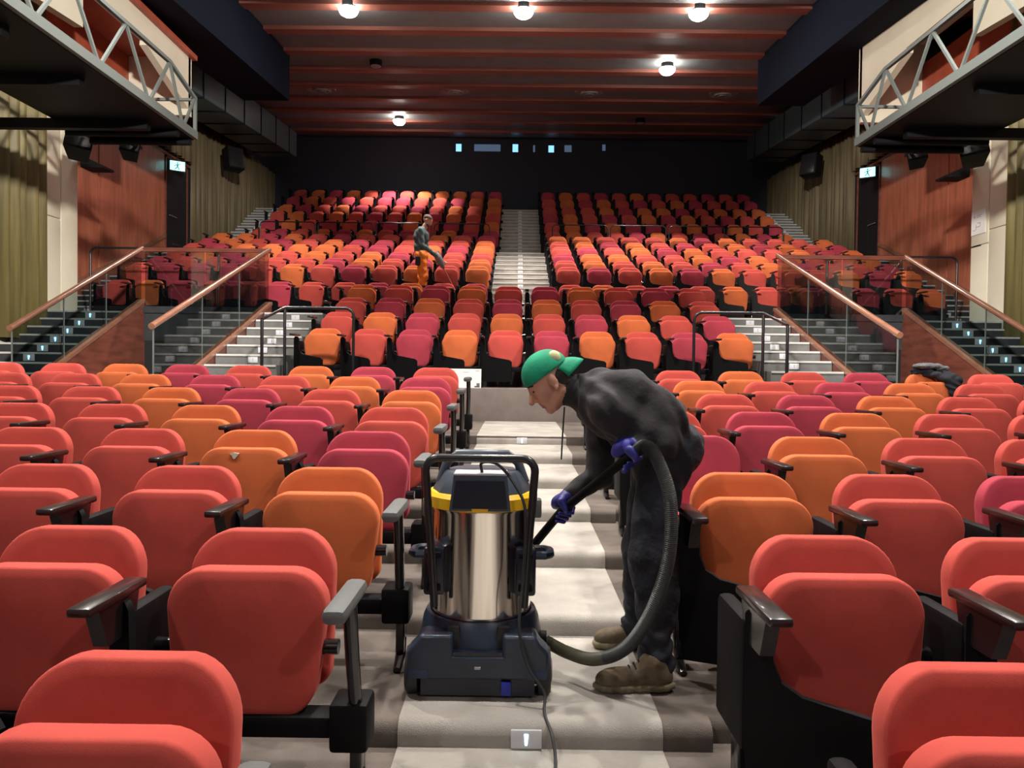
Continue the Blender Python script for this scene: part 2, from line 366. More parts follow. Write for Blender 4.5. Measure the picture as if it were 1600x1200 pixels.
# curtains: pleated sheets
def curtain(x, y0, y1, z0, z1, m, label, amp=.07, pitch=.24, s=1):
    n = int((y1-y0)/pitch*8); vs = []; fs = []; ph = random.random()*6
    for i in range(n+1):
        y = y0+(y1-y0)*i/n; a = 2*math.pi*(y/pitch)
        dx = amp*(math.sin(a+ph+.6*math.sin(y*3.1))+.35*math.sin(a*.37+1))
        for z, kx in ((z0, 1.15), ((z0+z1)/2, 1.0), (z1, .8)): vs.append((x+dx*kx, y, z))
    for i in range(n):
        for j in range(2): fs.append((3*i+j, 3*i+3+j, 3*i+4+j, 3*i+1+j))
    o = MB().add(vs, fs).build('curtain', m, smooth=80); md = o.modifiers.new('thickness', 'SOLIDIFY'); md.thickness = .012
    tag(o, label, 'curtain')
    return o
for s, nm in SIDES:
    who = ' near the far worker' if s < 0 else ' on the side of the paper sign'
    curtain(sx(s, 8.25), 8.5, 13.25, 2.1, 9.2, 'curtain', 'olive gold pleated curtain beside the cream wall'+who)
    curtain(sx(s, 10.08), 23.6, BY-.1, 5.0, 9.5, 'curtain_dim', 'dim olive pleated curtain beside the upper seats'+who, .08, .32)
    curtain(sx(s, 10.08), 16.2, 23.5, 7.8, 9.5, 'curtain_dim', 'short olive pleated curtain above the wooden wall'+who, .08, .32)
    dc = MB().bev(*span(s, 8.3, 9.6), 17.5, 28.5, -.45, .45, .03)
    dv = [(x, y, z+ceil_z(y)-1.0) for x, y, z in dc.v]; dc.v = dv
    du = dc.build('air_duct', 'duct_teal'); tag(du, 'dark teal air duct above the curtains'+who, 'duct')
    for y in (18.5, 20, 21.5, 23, 24.5, 26, 27.5):
        MB().bb(*span(s, 8.28, 9.62), y, y+.05, ceil_z(y)-1.47, ceil_z(y)-.53).build('flange', 'duct_blue', du, smooth=0)

# ------------------------------------------------------------------ ceiling
ce = MB(); ce.add([(-13, -8, ceil_z(-8)), (13.2, -8, ceil_z(-8)), (13.2, BY, ceil_z(BY)), (-13, BY, ceil_z(BY)), (-13, -8, ceil_z(-8)+.3), (13.2, -8, ceil_z(-8)+.3), (13.2, BY, ceil_z(BY)+.3), (-13, BY, ceil_z(BY)+.3)],
              [(0,3,2,1),(4,5,6,7),(0,1,5,4),(1,2,6,5),(2,3,7,6),(3,0,4,7)])
ceiling = ce.build('ceiling', 'ceil_dark', smooth=0); tag(ceiling, 'dark sloping ceiling crossed by red wooden battens', kind='structure')
y = 17.37-1.63*12
while y < BY-.3:
    b = MB().bb(-10.3, 10.5, -.19, .19, -.09, .02); b.v = [(a, c, d+.0905*c) for a, c, d in b.v]
    b.build('batten', 'ceil_red', ceiling, smooth=0).location = (0, y, ceil_z(y)); y += 1.63
for s, nm in SIDES:
    b = MB().bb(*span(s, 6.35, 7.6), 6.0, 21.0, -1.25, 0); b.v = [(x, yy, z+ceil_z(yy)-.02) for x, yy, z in b.v]
    bo = b.build('trim_%d' % (1 if s < 0 else 2), 'duct_blue', smooth=0); tag(bo, 'deep dark blue ceiling beam '+('over the far worker' if s < 0 else 'opposite the far worker'), kind='structure')
# round air diffusers
for kk, (x, y) in enumerate(((-6.25, 23.6), (-2.03, 23.6), (2.2, 23.6), (6.42, 23.6))):
    d = empty('ceiling_diffuser', (x, y+.8, ceil_z(y+.8)-.02), 'round slatted ceiling air diffuser, %s from the beam over the far worker' % ORD[kk], 'diffuser', 'round ceiling diffusers')
    d.rotation_euler = (math.atan(.0905), 0, 0)
    MB().lathe([(.30, -.02), (.44, -.05), (.45, -.02), (.45, .02)], 32).build('outer_ring', 'diffuser', d)
    MB().lathe([(.18, -.09), (.27, -.10), (.28, -.06), (.28, 0)], 32).build('middle_ring', 'diffuser', d)
    MB().lathe([(.02, -.13), (.14, -.12), (.15, -.08), (.15, 0)], 32).build('hub', 'ceil_dark', d)
# downlights
def downlight(x, y, on, label, group, power=DOWN):
    z = ceil_z(y)-.17
    d = empty('ceiling_downlight', (x, y, z), label, 'lamp', group)
    MB().lathe([(.15, 0), (.17, 0), (.17, .2), (.10, .24)], 24).build('housing', 'steel_black', d)
    MB().lathe([(.02, -.15), (.10, -.14), (.17, -.10), (.21, -.04), (.22, .01)] if on else [(.02, -.012), (.13, -.01), (.15, .0), (.15, .01)], 24).build('lens', 'lamp_lens' if on else 'diffuser', d)
    if on: spot('bulb', (0, 0, -.2), (0, 0, -5), power, 94, .35, .12, (1, .94, .86), parent=d)
for x in (-3.84, .07, 3.97):
    wh_ = "over the far worker's side" if x < -1 else ('above the centre aisle' if x < 1 else 'over the paper sign side')
    downlight(x, 17.3, True, 'bright ceiling downlight in the row of three, '+wh_, 'row of three ceiling downlights')
    downlight(x, 7.8, True, 'bright ceiling downlight before the row of three, '+wh_, 'downlights over the lower seats', 1250)
    downlight(x, 3.2, True, 'added ceiling downlight above the lowest seats, '+wh_, 'added downlights over the lowest seats', 650)  # unseen row added to brighten the near seats and floor
downlight(4.09, 21.5, True, 'bright ceiling downlight hanging alone on the side of the paper sign', None)
downlight(-4.36, 28.1, True, 'bright ceiling downlight nearest the back wall', None)
for x, y in ((-4.0, 21.5), (4.4, 28.1)):
    downlight(x, y, False, 'small unlit ceiling downlight '+('over the far worker\'s block' if x < 0 else 'close to the back wall'), None)

# exit signs
for s, nm in SIDES:
    for Y, px, py, lb in ((22.6, (277, 1356)[s > 0], (259, 269)[s > 0], 'glowing exit sign above the side doorway'), (BY-.5, (413, 1213)[s > 0], (219, 222)[s > 0], 'glowing exit sign beside the back wall')):
        p = px_at(px, py, Y-.35); e = empty('exit_sign', p, lb+(' near the far worker' if s < 0 else ' on the side of the paper sign'), 'sign')
        e.rotation_euler = (0, 0, -s*R(35))
        MB().bev(-.22, .22, -.03, .03, -.16, .14, .01).build('sign_box', 'steel_grey', e)
        MB().bb(-.20, .20, -.036, -.031, -.14, .12).build('sign_face', 'exit_glow', e, smooth=0)
        m = MB().bb(-.02, .02, -.04, -.036, -.05, .04).bb(-.02, .02, -.04, -.036, .05, .085)
        m.bar((-.02, -.038, .02), (-.09, -.038, -.02), .004, .02).bar((.02, -.038, .02), (.08, -.038, .05), .004, .02)
        m.bar((-.01, -.038, -.05), (-.07, -.038, -.11), .004, .025).bar((.01, -.038, -.05), (.05, -.038, -.12), .004, .025)
        m.build('running_figure', 'exit_dark', e, smooth=0)
        MB().bb(-.01, .01, -.01, .01, .14, .4).build('hanger', 'steel_black', e, smooth=0)

# ------------------------------------------------------------------ vomitories with glass balustrades
for s, nm in SIDES:
    who = ", far worker side" if s < 0 else ', paper sign side'
    X1, X2 = 6.85, 4.56
    back = MB().bb(*span(s, X2, X1), 13.82, 13.95, LAND, RF[4]).build('wall_vomitory_'+nm, 'void', smooth=0); tag(back, 'dark back of the sunken entrance under the glass', kind='structure')
    def p1(y): return 2.835-.4535*(13.8-y)
    def p2(y): return 2.81-.3626*(13.8-y)
    def r1(y): return 3.77-.449*(13.8-y)
    def r2(y): return 3.77-.3626*(13.8-y)
    for X, fp, fr, ys, yr, lab in ((X1, p1, r1, 9.75, 10.25, 'outer'), (X2, p2, r2, 8.85, 9.42, 'inner')):
        ww = empty('balustrade', (sx(s, X), 13.8, fp(13.8)), '%s glass balustrade with sloping brown handrail over wooden panel%s' % (lab, who), 'balustrade')
        inv = Matrix.Translation((-sx(s, X), -13.8, -fp(13.8)))
        def own(o):
            o.parent = ww; o.matrix_parent_inverse = inv; return o
        n = 5 if lab == 'outer' else 1
        # wooden boards of the stair side
        own(MB().prism([(ys, LAND-.1), (13.82, LAND-.1), (13.82, fp(13.8)-.03), (ys, fp(ys)-.03)], *span(s, X-.05, X+.05), 'x').build('side_panel', 'wood_dark', None, smooth=0))
        own(MB().bar((sx(s, X), ys, fp(ys)), (sx(s, X), 13.82, fp(13.82)), .13, .05).build('capping', 'wood_rail', None))
        g = [(yr, max(fp(yr)+.02, LAND+.05)), (13.79, fp(13.79)+.02), (13.79, fr(13.79)-.03), (yr, fr(yr)-.03)]
        cuts = np.linspace(yr, 13.79, 4)
        for a, b in zip(cuts[:-1], cuts[1:]):
            own(MB().prism([(a+.008, max(fp(a), LAND)+.03), (b-.008, fp(b)+.03), (b-.008, fr(b)-.03), (a+.008, fr(a)-.03)], *span(s, X-.006, X+.006), 'x').build('glass_pane', 'glass', None, smooth=0))
        for a in cuts[:-1]:
            own(MB().bb(*span(s, X-.008, X+.008), a-.007, a+.007, max(fp(a), LAND)+.02, fr(a)).build('post', 'steel_grey', None, smooth=0))
        own(MB().tube([(sx(s, X), yr-.05, fr(yr-.05)), (sx(s, X), 13.82, fr(13.82))], .042, 14).build('handrail', 'wood_rail', None))
    gb = empty('glass_screen', (sx(s, (X1+X2)/2), 13.8, RF[4]), 'tinted glass screen with dark top rail above the sunken entrance'+who, 'glass screen')
    h = (X1-X2)/2
    MB().bb(-h, h, -.03, .03, 1.10, 1.17).build('top_rail', 'wood_dark', gb, smooth=0)
    for a, b in ((-h+.068, -.01), (.01, h-.068)):
        MB().bb(a, b, -.006, .006, .12, 1.10).build('glass_pane', 'glass', gb, smooth=0)
    MB().bb(-h+.048, h-.048, -.04, .04, 0, .12).build('kerb', 'carpet_dark', gb, smooth=0)
    # tube guard rails
    def tube_rail(pts_list, label, name='guard_rail', r=.021):
        base = pts_list[0][0]; e = empty(name, base, label, 'railing')
        for nm_, pts in zip(['rail']+['post']*9, pts_list):
            MB().tube([Vector(p)-Vector(base) for p in pts], r, 10).build(nm_, 'tube_black', e)
        return e
    def arc(c, u, v, r, n=5):
        c, u, v = Vector(c), Vector(u), Vector(v); return [c+u*r*math.cos(R(90*k/n))+v*r*math.sin(R(90*k/n)) for k in range(n+1)]
    xo, xi = sx(s, 3.40), sx(s, 2.42); zt = 2.53; iu = Vector((-s, 0, 0))
    path = [(xo, 9.95, 2.30), (xo, 10.93, zt)]+[Vector(q) for q in arc((xi+s*.12, 10.93, zt-.12), (0, 0, 1), (-s, 0, 0), .12)]+[(xi, 10.93, RF[0])]
    tube_rail([path, [(xo, 9.95, 2.30), (xo, 9.95, 1.15)], [(xo, 10.93, zt), (xo, 10.93, RF[0]-.3)]], 'black tube guard rail standing on the parapet end'+who)
    a, b = sx(s, 8.55), sx(s, 6.0); zt = RF[4]+1.15+.22
    path = [(a, 15.2, RF[4])]+[(a, 15.2, zt-.12)]+[Vector(q) for q in arc((a-s*.12, 15.2, zt-.12), (s, 0, 0), (0, 0, 1), .12)]+[Vector(q) for q in arc((b+s*.12, 15.2, zt-.12), (0, 0, 1), (-s, 0, 0), .12)]+[(b, 15.2, RF[4])]
    tube_rail([path], 'black tube rail behind the glass screen'+who)
    # rails in front of the top block
    for kk in range(4):
        a = sx(s, 1.0+1.85*kk); b = sx(s, 1.0+1.85*kk+1.75); zt = RF[11]+.95; y = 24.48
        path = [(a, y, RF[11]), (a, y, zt-.12)]+arc((a+s*.12, y, zt-.12), (-s, 0, 0), (0, 0, 1), .12)+arc((b-s*.12, y, zt-.12), (0, 0, 1), (s, 0, 0), .12)+[(b, y, RF[11])]
        tube_rail([path], 'thin tube rail before top seats, %s from centre steps%s' % (ORD[kk], who), r=.018)

# ------------------------------------------------------------------ lighting bridges
for s, nm in SIDES:
    who = ' near the far worker' if s < 0 else ' on the side of the paper sign'
    XI, XO, YE, ZB, ZT = 5.13, 6.75, 12.0, 5.26, 6.05
    br = empty('lighting_bridge', (sx(s, XI), YE, ZB), 'grey steel lattice lighting bridge overhead'+who, 'bridge')
    inv = Matrix.Translation((-sx(s, XI), -YE, -ZB))
    def own(o): o.parent = br; o.matrix_parent_inverse = inv; return o
    own(MB().bar((sx(s, XI), 3, ZB), (sx(s, XI), YE, ZB), .07, .12).build('bottom_chord', 'steel_grey', None))
    own(MB().bar((sx(s, XI), 3, ZT), (sx(s, XI), YE-.9, ZT), .05, .05).build('top_chord', 'steel_grey', None))
    own(MB().bar((sx(s, XI), YE-.9, ZT), (sx(s, XI), YE, ZT-.28+.05), .05, .05).build('top_chord', 'steel_grey', None))
    own(MB().bar((sx(s, XI), YE-.02, ZB), (sx(s, XI), YE-.02, ZT-.23), .045, .045).build('post', 'steel_grey', None))
    own(MB().bar((sx(s, XI), YE-.02, ZT-.24), (sx(s, XO), YE-.02, ZT-.24), .04, .04).build('end_rail', 'steel_grey', None))
    y = YE-.9; top = True
    seq = [(YE-.05, ZT-.24), (YE-.45, ZB)]
    while y > 3.2: seq += [(y, ZT), (y-.62, ZB)]; y -= 1.24
    for (ya, za), (yb, zb) in zip(seq[:-1], seq[1:]):
        own(MB().bar((sx(s, XI), ya, za), (sx(s, XI), yb, zb), .035, .035).build('brace', 'steel_grey', None))
    own(MB().bb(*span(s, XI+.03, XO), 3, YE, ZB-.07, ZB-.03).build('deck', 'steel_black', None, smooth=0))
    own(MB().bar((sx(s, XO), 3, ZB), (sx(s, XO), YE, ZB), .07, .12).build('bottom_chord', 'steel_black', None))
    own(MB().bar((sx(s, XO), 3, ZB+.6), (sx(s, XO), YE, ZB+.6), .04, .04).build('mid_rail', 'steel_grey', None))
    seq = []; y = YE
    while y > 3.2: seq += [(y, ZB+.6), (y-.4, ZB)]; y -= .8
    for (ya, za), (yb, zb) in zip(seq[:-1], seq[1:]):
        own(MB().bar((sx(s, XO), ya, za), (sx(s, XO), yb, zb), .03, .03).build('brace', 'steel_grey', None))
    for y, xe in ((YE-.06, XO-.02), (YE-.5, XO+.1)): own(MB().tube([(sx(s, XI+.05), y, ZB-.12), (sx(s, xe), y, ZB-.12)], .05, 10).build('lamp_bar', 'steel_black', None))
    for y, x1 in ((YE-.9, 8.02), (YE-2.6, 8.02), (YE-4.0, 8.02)):
        own(MB().bar((sx(s, XI+.3), y, ZB-.12), (sx(s, x1), y, ZB-.12), .12, .14).build('bracket', 'steel_black', None))
    own(MB().bar((sx(s, XO), YE-.3, ZB), (sx(s, 8.0), YE-.9, ZB+.9), .06, .06).build('stay', 'steel_black', None))
    # loudspeakers under the bridge
    for (px, py, Y, sc, rz, lb) in (((126, 219, 12.42, 1.0, 25, 'large black loudspeaker hung under the lighting bridge'), (206, 228, 12.36, .72, 20, 'small black loudspeaker hung under the lighting bridge end')) if s < 0 else ((1518, 229, 12.42, 1.02, -25, 'large black loudspeaker hung under the lighting bridge'), (1430, 240, 12.36, .72, -20, 'small black loudspeaker hung under the lighting bridge end'))):
        p = px_at(px, py, Y); e = empty('loudspeaker', p, lb+who, 'loudspeaker'); e.rotation_euler = (R(-18), R(-8*s), R(rz))
        MB().prism([(-.20*sc, -.2*sc), (.20*sc, -.2*sc), (.14*sc, .2*sc), (-.14*sc, .2*sc)], -.27*sc, .27*sc, 'z').build('cabinet', 'steel_black', e, smooth=0)
        MB().bev(-.18*sc, .18*sc, -.215*sc, -.198*sc, -.24*sc, .24*sc, .008).build('grille', 'tube_black', e)
        mi = (Matrix.Translation(p) @ e.rotation_euler.to_matrix().to_4x4()).inverted()
        for q in ((-1, 1) if sc < .9 else (-s,)):        # yoke arms clamped on the end lamp bar; the large cabinet hangs off the bar's end
            tx = p.x+q*.21*sc if sc < .9 else sx(s, XO-.06)
            MB().bar((q*.19*sc, 0, 0), mi @ Vector((tx, YE-.06, ZB-.12)), .04 if sc < .9 else .07, .05).build('yoke_arm', 'steel_black', e)
    p = px_at((318, 1311)[s > 0], (235, 240)[s > 0], 25.0); p.x = sx(s, 9.35); p.z = 8.35; e = empty('loudspeaker', p, 'black loudspeaker mounted on the dim curtain wall'+who, 'loudspeaker'); e.rotation_euler = (R(-12), 0, R(-s*50))
    MB().bev(-.28, .28, -.2, .2, -.36, .36, .03).build('cabinet', 'steel_black', e); MB().bev(-.25, .25, -.225, -.2, -.33, .33, .01).build('grille', 'tube_black', e)
    MB().bar((0, .15, .1), (0, .45, .2), .05, .05).build('arm', 'steel_black', e)
    # small wedge flood light on the cream corner
    p = Vector((sx(s, 8.30), 14.62, 5.5)); e = empty('flood_light', p, 'small black wedge shaped flood light at the cream corner'+(', far worker side' if s < 0 else ', paper sign side'), 'flood light')
    MB().prism([(-s*.0, .1), (-s*.42, -.09), (-s*.42, -.13), (0, -.13)], -.2, .2, 'y').build('hood', 'steel_black', e, smooth=0)
    MB().bb(*sorted((-s*.05, s*.10)), -.04, .04, -.05, .05).build('bracket', 'steel_black', e, smooth=0)
    # cream bulkhead with openings, wooden cap
    XB = 7.0; bk = empty('wall_bulkhead_'+nm, (sx(s, XB), 16.2, 7.1), 'cream bulkhead box with red openings above the lighting bridge', kind='structure'); inv2 = Matrix.Translation((-sx(s, XB), -16.2, -7.1))
    def ob(o): o.parent = bk; o.matrix_parent_inverse = inv2; return o
    ob(MB().bb(*span(s, XB, XB+.12), 3, 16.2, 7.68, 8.1 if s < 0 else 8.55).build('fascia', 'cream', None, smooth=0))
    for ya, yb in ((14.3, 16.2), (9.2, 12.2), (4.5, 7.2)):
        ob(MB().prism([(ya, 6.75 if ya < 14 else 7.6), (yb, 7.0), (yb, 7.68), (ya, 7.68)], *span(s, XB, XB+.14), 'x').build('pier', 'cream', None, smooth=0))
    ob(MB().bb(*span(s, XB+1.25, XB+1.32), 3, 16.2, 6.3, 8.1).build('inner_wall', 'wood_red', None, smooth=0))
    ob(MB().bb(*span(s, XB, XB+1.3), 16.1, 16.25, 6.9, 8.1 if s < 0 else 8.5).build('end_wall', 'cream', None, smooth=0))
    if s < 0: ob(MB().bb(*span(s, XB-.10, XB+1.3), 3, 16.3, 8.1, 8.2).build('cap', 'wood_red', None, smooth=0))
    else: ob(MB().bb(*span(s, XB, XB+1.3), 3, 16.3, 8.5, 8.56).build('cap', 'cream', None, smooth=0))

# ------------------------------------------------------------------ seats
def sq_seat_outline(n=8):
    top = [(x, z-.22*x*x*(z > .2)) for x, z in rrect(-.264, .264, 0, .47, .115, .085, n)]
    return [(x*(1-.15*max(0, (.34-z)/.34)**1.2), z-.018*(1-abs(x)/.26)*(z < .1)) for x, z in top]
def back_outline(n=8): return [(x*(1-.05*max(0, z-.2)), z-.30*x*x*(z > .25)) for x, z in rrect(-.254, .254, 0, .528, .13, .06, n)]
def wb_(x, z): return -.55*x*x+.035*0
SM = {}
for cname in 'RCO':
    # backrest, leaning back
    m = MB().pad(back_outline(), .075, lambda x, z: -.45*x*x); a = R(9); c, sn = math.cos(a), math.sin(a)
    m.v = [(x, y*c+(z-.52)*sn, z*c-y*sn*.3+.335) for x, y, z in m.v]
    SM['back'+cname] = m.mesh('backrest', 'fab_'+cname, 50)
    m = MB().pad(sq_seat_outline(), .085, lambda x, z: .30*x*x); a = R(-3); c, sn = math.cos(a), math.sin(a)
    m.v = [(x, y*c-z*sn*.0-.215-.05*(z/.46-1)*-.6, z+.30) for x, y, z in m.v]
    SM['seat'+cname] = m.mesh('seat_cushion', 'fab_'+cname, 50)
    ol = sq_seat_outline(); cz = sum(p[1] for p in ol)/len(ol)
    pts = [((x*.975), -.245+.30*x*x-.05*(z/.46-1)*-.6, cz+(z-cz)*.975+.30) for x, z in ol if z > .2]
    SM['bead'+cname] = MB().tube(pts, .0055, 6).mesh('highlight_bead', 'fab_'+cname, 60)  # bead added along the cushion edge to catch the rim highlight
    # seat let down
    m = MB().pad(sq_seat_outline(), .085, None); m.v = [(x, -.10-z, .40+y*-1+.04*0) for x, y, z in m.v]
    SM['down'+cname] = m.mesh('seat_cushion', 'fab_'+cname, 50)
SM['arm'] = MB().bev(-.375, -.305, -.62, -.28, .722, .75, .009).mesh('armrest', 'black_wood')
SM['armbase'] = MB().prism([(-.50, .60), (-.34, .60), (-.31, .722), (-.55, .722)], -.362, -.318, 'x').mesh('arm_bracket', 'black_gloss')
tb = [(-.35, .09), (.02, .09)]+[(.08+.05*math.sin(R(a)), .14-.05*math.cos(R(a))) for a in (30, 60, 90)]+[(.125, .38), (.10, .405), (-.20, .455), (-.26, .49), (-.285, .55), (-.29, .68), (-.305, .705), (-.32, .715), (-.35, .715), (-.37, .69), (-.37, .30)]
m = MB().prism(tb, -.012, .012, 'y'); a = R(-22); m.v = [((x+.35)*math.cos(a)-y*math.sin(a)-.35, (x+.35)*math.sin(a)+y*math.cos(a)-.385, z) for x, y, z in m.v]
SM['tablet'] = m.mesh('writing_tablet', 'black_plastic', 30)
m = MB().bev(-.345, .300, -.30, -.20, .235, .305, .008)
SM['beam'] = m.mesh('beam', 'black_plastic')
m = MB().bev(-.36, -.32, -.29, -.21, .05, .30, .008).tube([(-.34, -.25, .10), (-.34, -.27, .04), (-.34, -.36, .012)], [.022, .022, .016], 8)
SM['leg'] = m.mesh('leg', 'black_gloss')
m = MB().bev(-.372, -.312, -.36, -.05, .24, .66, .02)
SM['frame'] = m.mesh('side_standard', 'black_plastic')
SM['hinge'] = MB().tube([(.298, -.2, .5), (.235, -.2, .5)], .026, 10).mesh('hinge', 'black_gloss')
SM['hinge2'] = MB().tube([(-.318, -.2, .5), (-.235, -.2, .5)], .026, 10).mesh('hinge', 'black_gloss')
m = MB().bev(-.185, .185, -.04, -.015, -.19, .12, .01); m.v = [(x, y+.055+z*.15, z+.60) for x, y, z in m.v]
SM['shell'] = m.mesh('back_shell', 'black_plastic')
# aisle end support of the left block
SM['endarm'] = MB().bev(.345, .415, -.64, -.30, .715, .762, .02).mesh('armrest', 'grey_pad')
SM['endpost'] = MB().tube([(.385, -.44, .72), (.385, -.40, .55), (.375, -.30, .36), (.37, -.27, .2)], .022, 10).mesh('arm_post', 'black_gloss')
SM['endbox'] = MB().bev(.295, .42, -.33, -.19, .20, .36, .015).mesh('end_bracket', 'black_plastic')
SM['endleg'] = MB().bev(.355, .395, -.29, -.22, .06, .30, .006).tube([(.375, -.25, .12), (.375, -.27, .045), (.375, -.37, .012)], [.024, .024, .018], 8).mesh('leg', 'black_gloss')
CN = {'R': 'coral red', 'C': 'crimson', 'O': 'orange'}
def seat(x, y, z, c, label, group, lod=0, end=False, down=False):
    e = empty('theatre_seat', (x, y, z), label, 'seat', group)
    put('backrest', SM['back'+c], e)
    sc = put('seat_cushion', SM[('down' if down else 'seat')+c], e)
    if lod == 0 and not down: put('highlight_bead', SM['bead'+c], sc)
    put('armrest', SM['arm'], e); put('writing_tablet', SM['tablet'], e); put('side_standard', SM['frame'], e); put('hinge', SM['hinge'], e); put('hinge', SM['hinge2'], e); put('beam', SM['beam'], e)
    put('leg', SM['leg'], e)
    if lod == 0: put('arm_bracket', SM['armbase'], e); put('back_shell', SM['shell'], e)
    if end:
        put('armrest', SM['endarm'], e)['label'] = 'grey padded aisle armrest'
        put('arm_post', SM['endpost'], e); put('end_bracket', SM['endbox'], e); put('leg', SM['endleg'], e)
    return e
PITCH = .682
FL = {8: 'RCORCORRR', 7: 'CORCORRR', 6: 'ORCORRR', 5: 'RCORRR', 4: 'CORRR', 3: 'ORRR', 2: 'RRR', 1: 'RR'}
FR = {8: 'CRORCORRR', 7: 'RORCORRR', 6: 'ORCORRR', 5: 'RCORRR', 4: 'CORRR', 3: 'ORCR', 2: 'RRR', 1: 'RR'}
for n in range(1, 9):
    for D, s, side in ((FL, -1, 'vacuum side'), (FR, 1, 'bent man side')):
        for k, c in enumerate(D[n]):
            x = (-.88 if s < 0 else 1.09)+s*PITCH*k
            lab = '%s folding seat, %s row below the parapet, %s from the aisle, %s' % (CN[c], ORD[8-n], ORD[k], side)
            seat(x, 1.8+.95*(n-1), fz(n), c, lab, 'lower block seats', 0, end=(s < 0 and k == 0), down=(s > 0 and n == 4 and k == 0))
MIDC = ['ORCORCORCO', 'ROCRORCORC', 'RCORCORCOR', 'ORCORCORCR']
for i in range(4):
    for k, c in enumerate(MIDC[i]):
        x = -2.87+.678*k
        near = 'far worker side' if k < 5 else 'paper sign side'
        q = k if k < 5 else 9-k
        seat(x, RY[i], RF[i], c, '%s folding seat, %s row above the parapet, %s from the %s steps' % (CN[c], ORD[i], ORD[q], near), 'middle block seats', 1)
rnd = random.Random(11)
DIAG = 'ORCROC'
for i in range(4, 11):
    for s in (-1, 1):
        for k in range(12):
            c = DIAG[(i*2+k*(1 if s > 0 else 1)+(0 if s < 0 else 3)) % 6] if rnd.random() < .7 else rnd.choice('RRCO')
            x = (-.88 if s < 0 else 1.13)+s*PITCH*k
            lab = '%s seat, %s row behind glass screens, %s from centre steps, %s' % (CN[c], ORD[i-4], ORD[k], 'worker side' if s < 0 else 'sign side')
            seat(x, RY[i], RF[i], c, lab, 'upper block seats', 1, down=(s > 0 and i == 5 and k == 7))
# the six top rows: beyond the three hundred largest, one object
big = MB(); lowb = back_outline(2); lows = sq_seat_outline(2); RG = [(.5, .5), (1, .35), (1, -.3), (.9, -.5)]
for i in range(11, 17):
    for s in (-1, 1):
        for k in range(12):
            c = 'RCO'.index(DIAG[(i*2+k+(0 if s < 0 else 3)) % 6] if rnd.random() < .7 else rnd.choice('RRCO'))
            x = (-.88 if s < 0 else 1.15)+s*PITCH*k; b = MB().pad(lowb, .075, None, RG); a = R(9)
            big.use(c); big.add([(x+p[0], RY[i]+p[1]+(p[2]-.52)*math.sin(a), RF[i]+p[2]+.335) for p in b.v], b.f)
            b = MB().pad(lows, .085, None, RG); big.add([(x+p[0], RY[i]+p[1]-.215, RF[i]+p[2]+.30) for p in b.v], b.f)
            big.use(3).bb(x-.37, x-.31, RY[i]-.6, RY[i]-.28, RF[i]+.72, RF[i]+.75).bb(x-.40, x-.29, RY[i]-.42, RY[i]-.39, RF[i]+.08, RF[i]+.71).bb(x-.29, x+.1, RY[i]-.44, RY[i]-.41, RF[i]+.08, RF[i]+.43)
            big.bb(x-.34, x+.34, RY[i]-.3, RY[i]-.2, RF[i]+.23, RF[i]+.3).bb(x-.36, x-.32, RY[i]-.28, RY[i]-.22, RF[i], RF[i]+.3)
tag(big.build('top_block_seats', ['fab_R', 'fab_C', 'fab_O', 'black_plastic'], smooth=45), 'rows of red and orange folding seats under the back wall', 'seats', kind='stuff')

# ------------------------------------------------------------------ implicit bodies (smooth union of tapered limbs, meshed by surface nets)
def surface_nets(vol, org, h):
    nx, ny, nz = vol.shape; ins = vol < 0
    acc = np.zeros((nx-1, ny-1, nz-1, 3)); cnt = np.zeros((nx-1, ny-1, nz-1)); C8 = [(i, j, k) for i in (0, 1) for j in (0, 1) for k in (0, 1)]
    def sub(a, c): return a[c[0]:nx-1+c[0], c[1]:ny-1+c[1], c[2]:nz-1+c[2]]
    for c in C8:
        for ax in range(3):
            if c[ax]: continue
            d = list(c); d[ax] = 1; va, vb = sub(vol, c), sub(vol, d); cr = (va < 0) != (vb < 0)
            t = np.where(cr, va/np.where(cr, va-vb, 1), 0)
            for q in range(3): acc[..., q] += np.where(cr, c[q]+(t if q == ax else 0), 0)
            cnt += cr
    act = cnt > 0; idx = -np.ones(act.shape, int); idx[act] = np.arange(act.sum())
    g = np.argwhere(act); V = (g+acc[act]/cnt[act][:, None])*h+np.array(org); Q = []
    for ax in range(3):
        a = [slice(None)]*3; b = [slice(None)]*3; a[ax] = slice(0, -1); b[ax] = slice(1, None)
        cr = ins[tuple(a)] != ins[tuple(b)]; e = np.argwhere(cr); u, v = [(1, 2), (2, 0), (0, 1)][ax]
        e = e[(e[:, u] > 0) & (e[:, v] > 0) & (e[:, u] < act.shape[u]) & (e[:, v] < act.shape[v]) & (e[:, ax] < act.shape[ax])]
        def at(du, dv):
            w_ = e.copy(); w_[:, u] -= du; w_[:, v] -= dv; return idx[w_[:, 0], w_[:, 1], w_[:, 2]]
        q = np.stack([at(1, 1), at(0, 1), at(0, 0), at(1, 0)], 1); fl = ins[tuple(b)][tuple(e.T)] if False else ~ins[tuple(a)][e[:, 0], e[:, 1], e[:, 2]]
        q[fl] = q[fl][:, ::-1]; Q.append(q)
    return V, np.concatenate(Q)
def d_cone(P, a, b, r1, r2):
    a, b = np.array(a, float), np.array(b, float); ab = b-a; t = np.clip(((P-a)@ab)/max(ab@ab, 1e-9), 0, 1)
    return np.linalg.norm(P-(a+t[..., None]*ab), axis=-1)-(r1+t*(r2-r1))
def d_ell(P, c, ax, r):                    # ellipsoid with axes as rows of ax
    q = (P-np.array(c))@np.array(ax).T; k0 = np.linalg.norm(q/np.array(r), axis=-1); k1 = np.linalg.norm(q/np.array(r)**2, axis=-1)
    return k0*(k0-1)/np.maximum(k1, 1e-6)
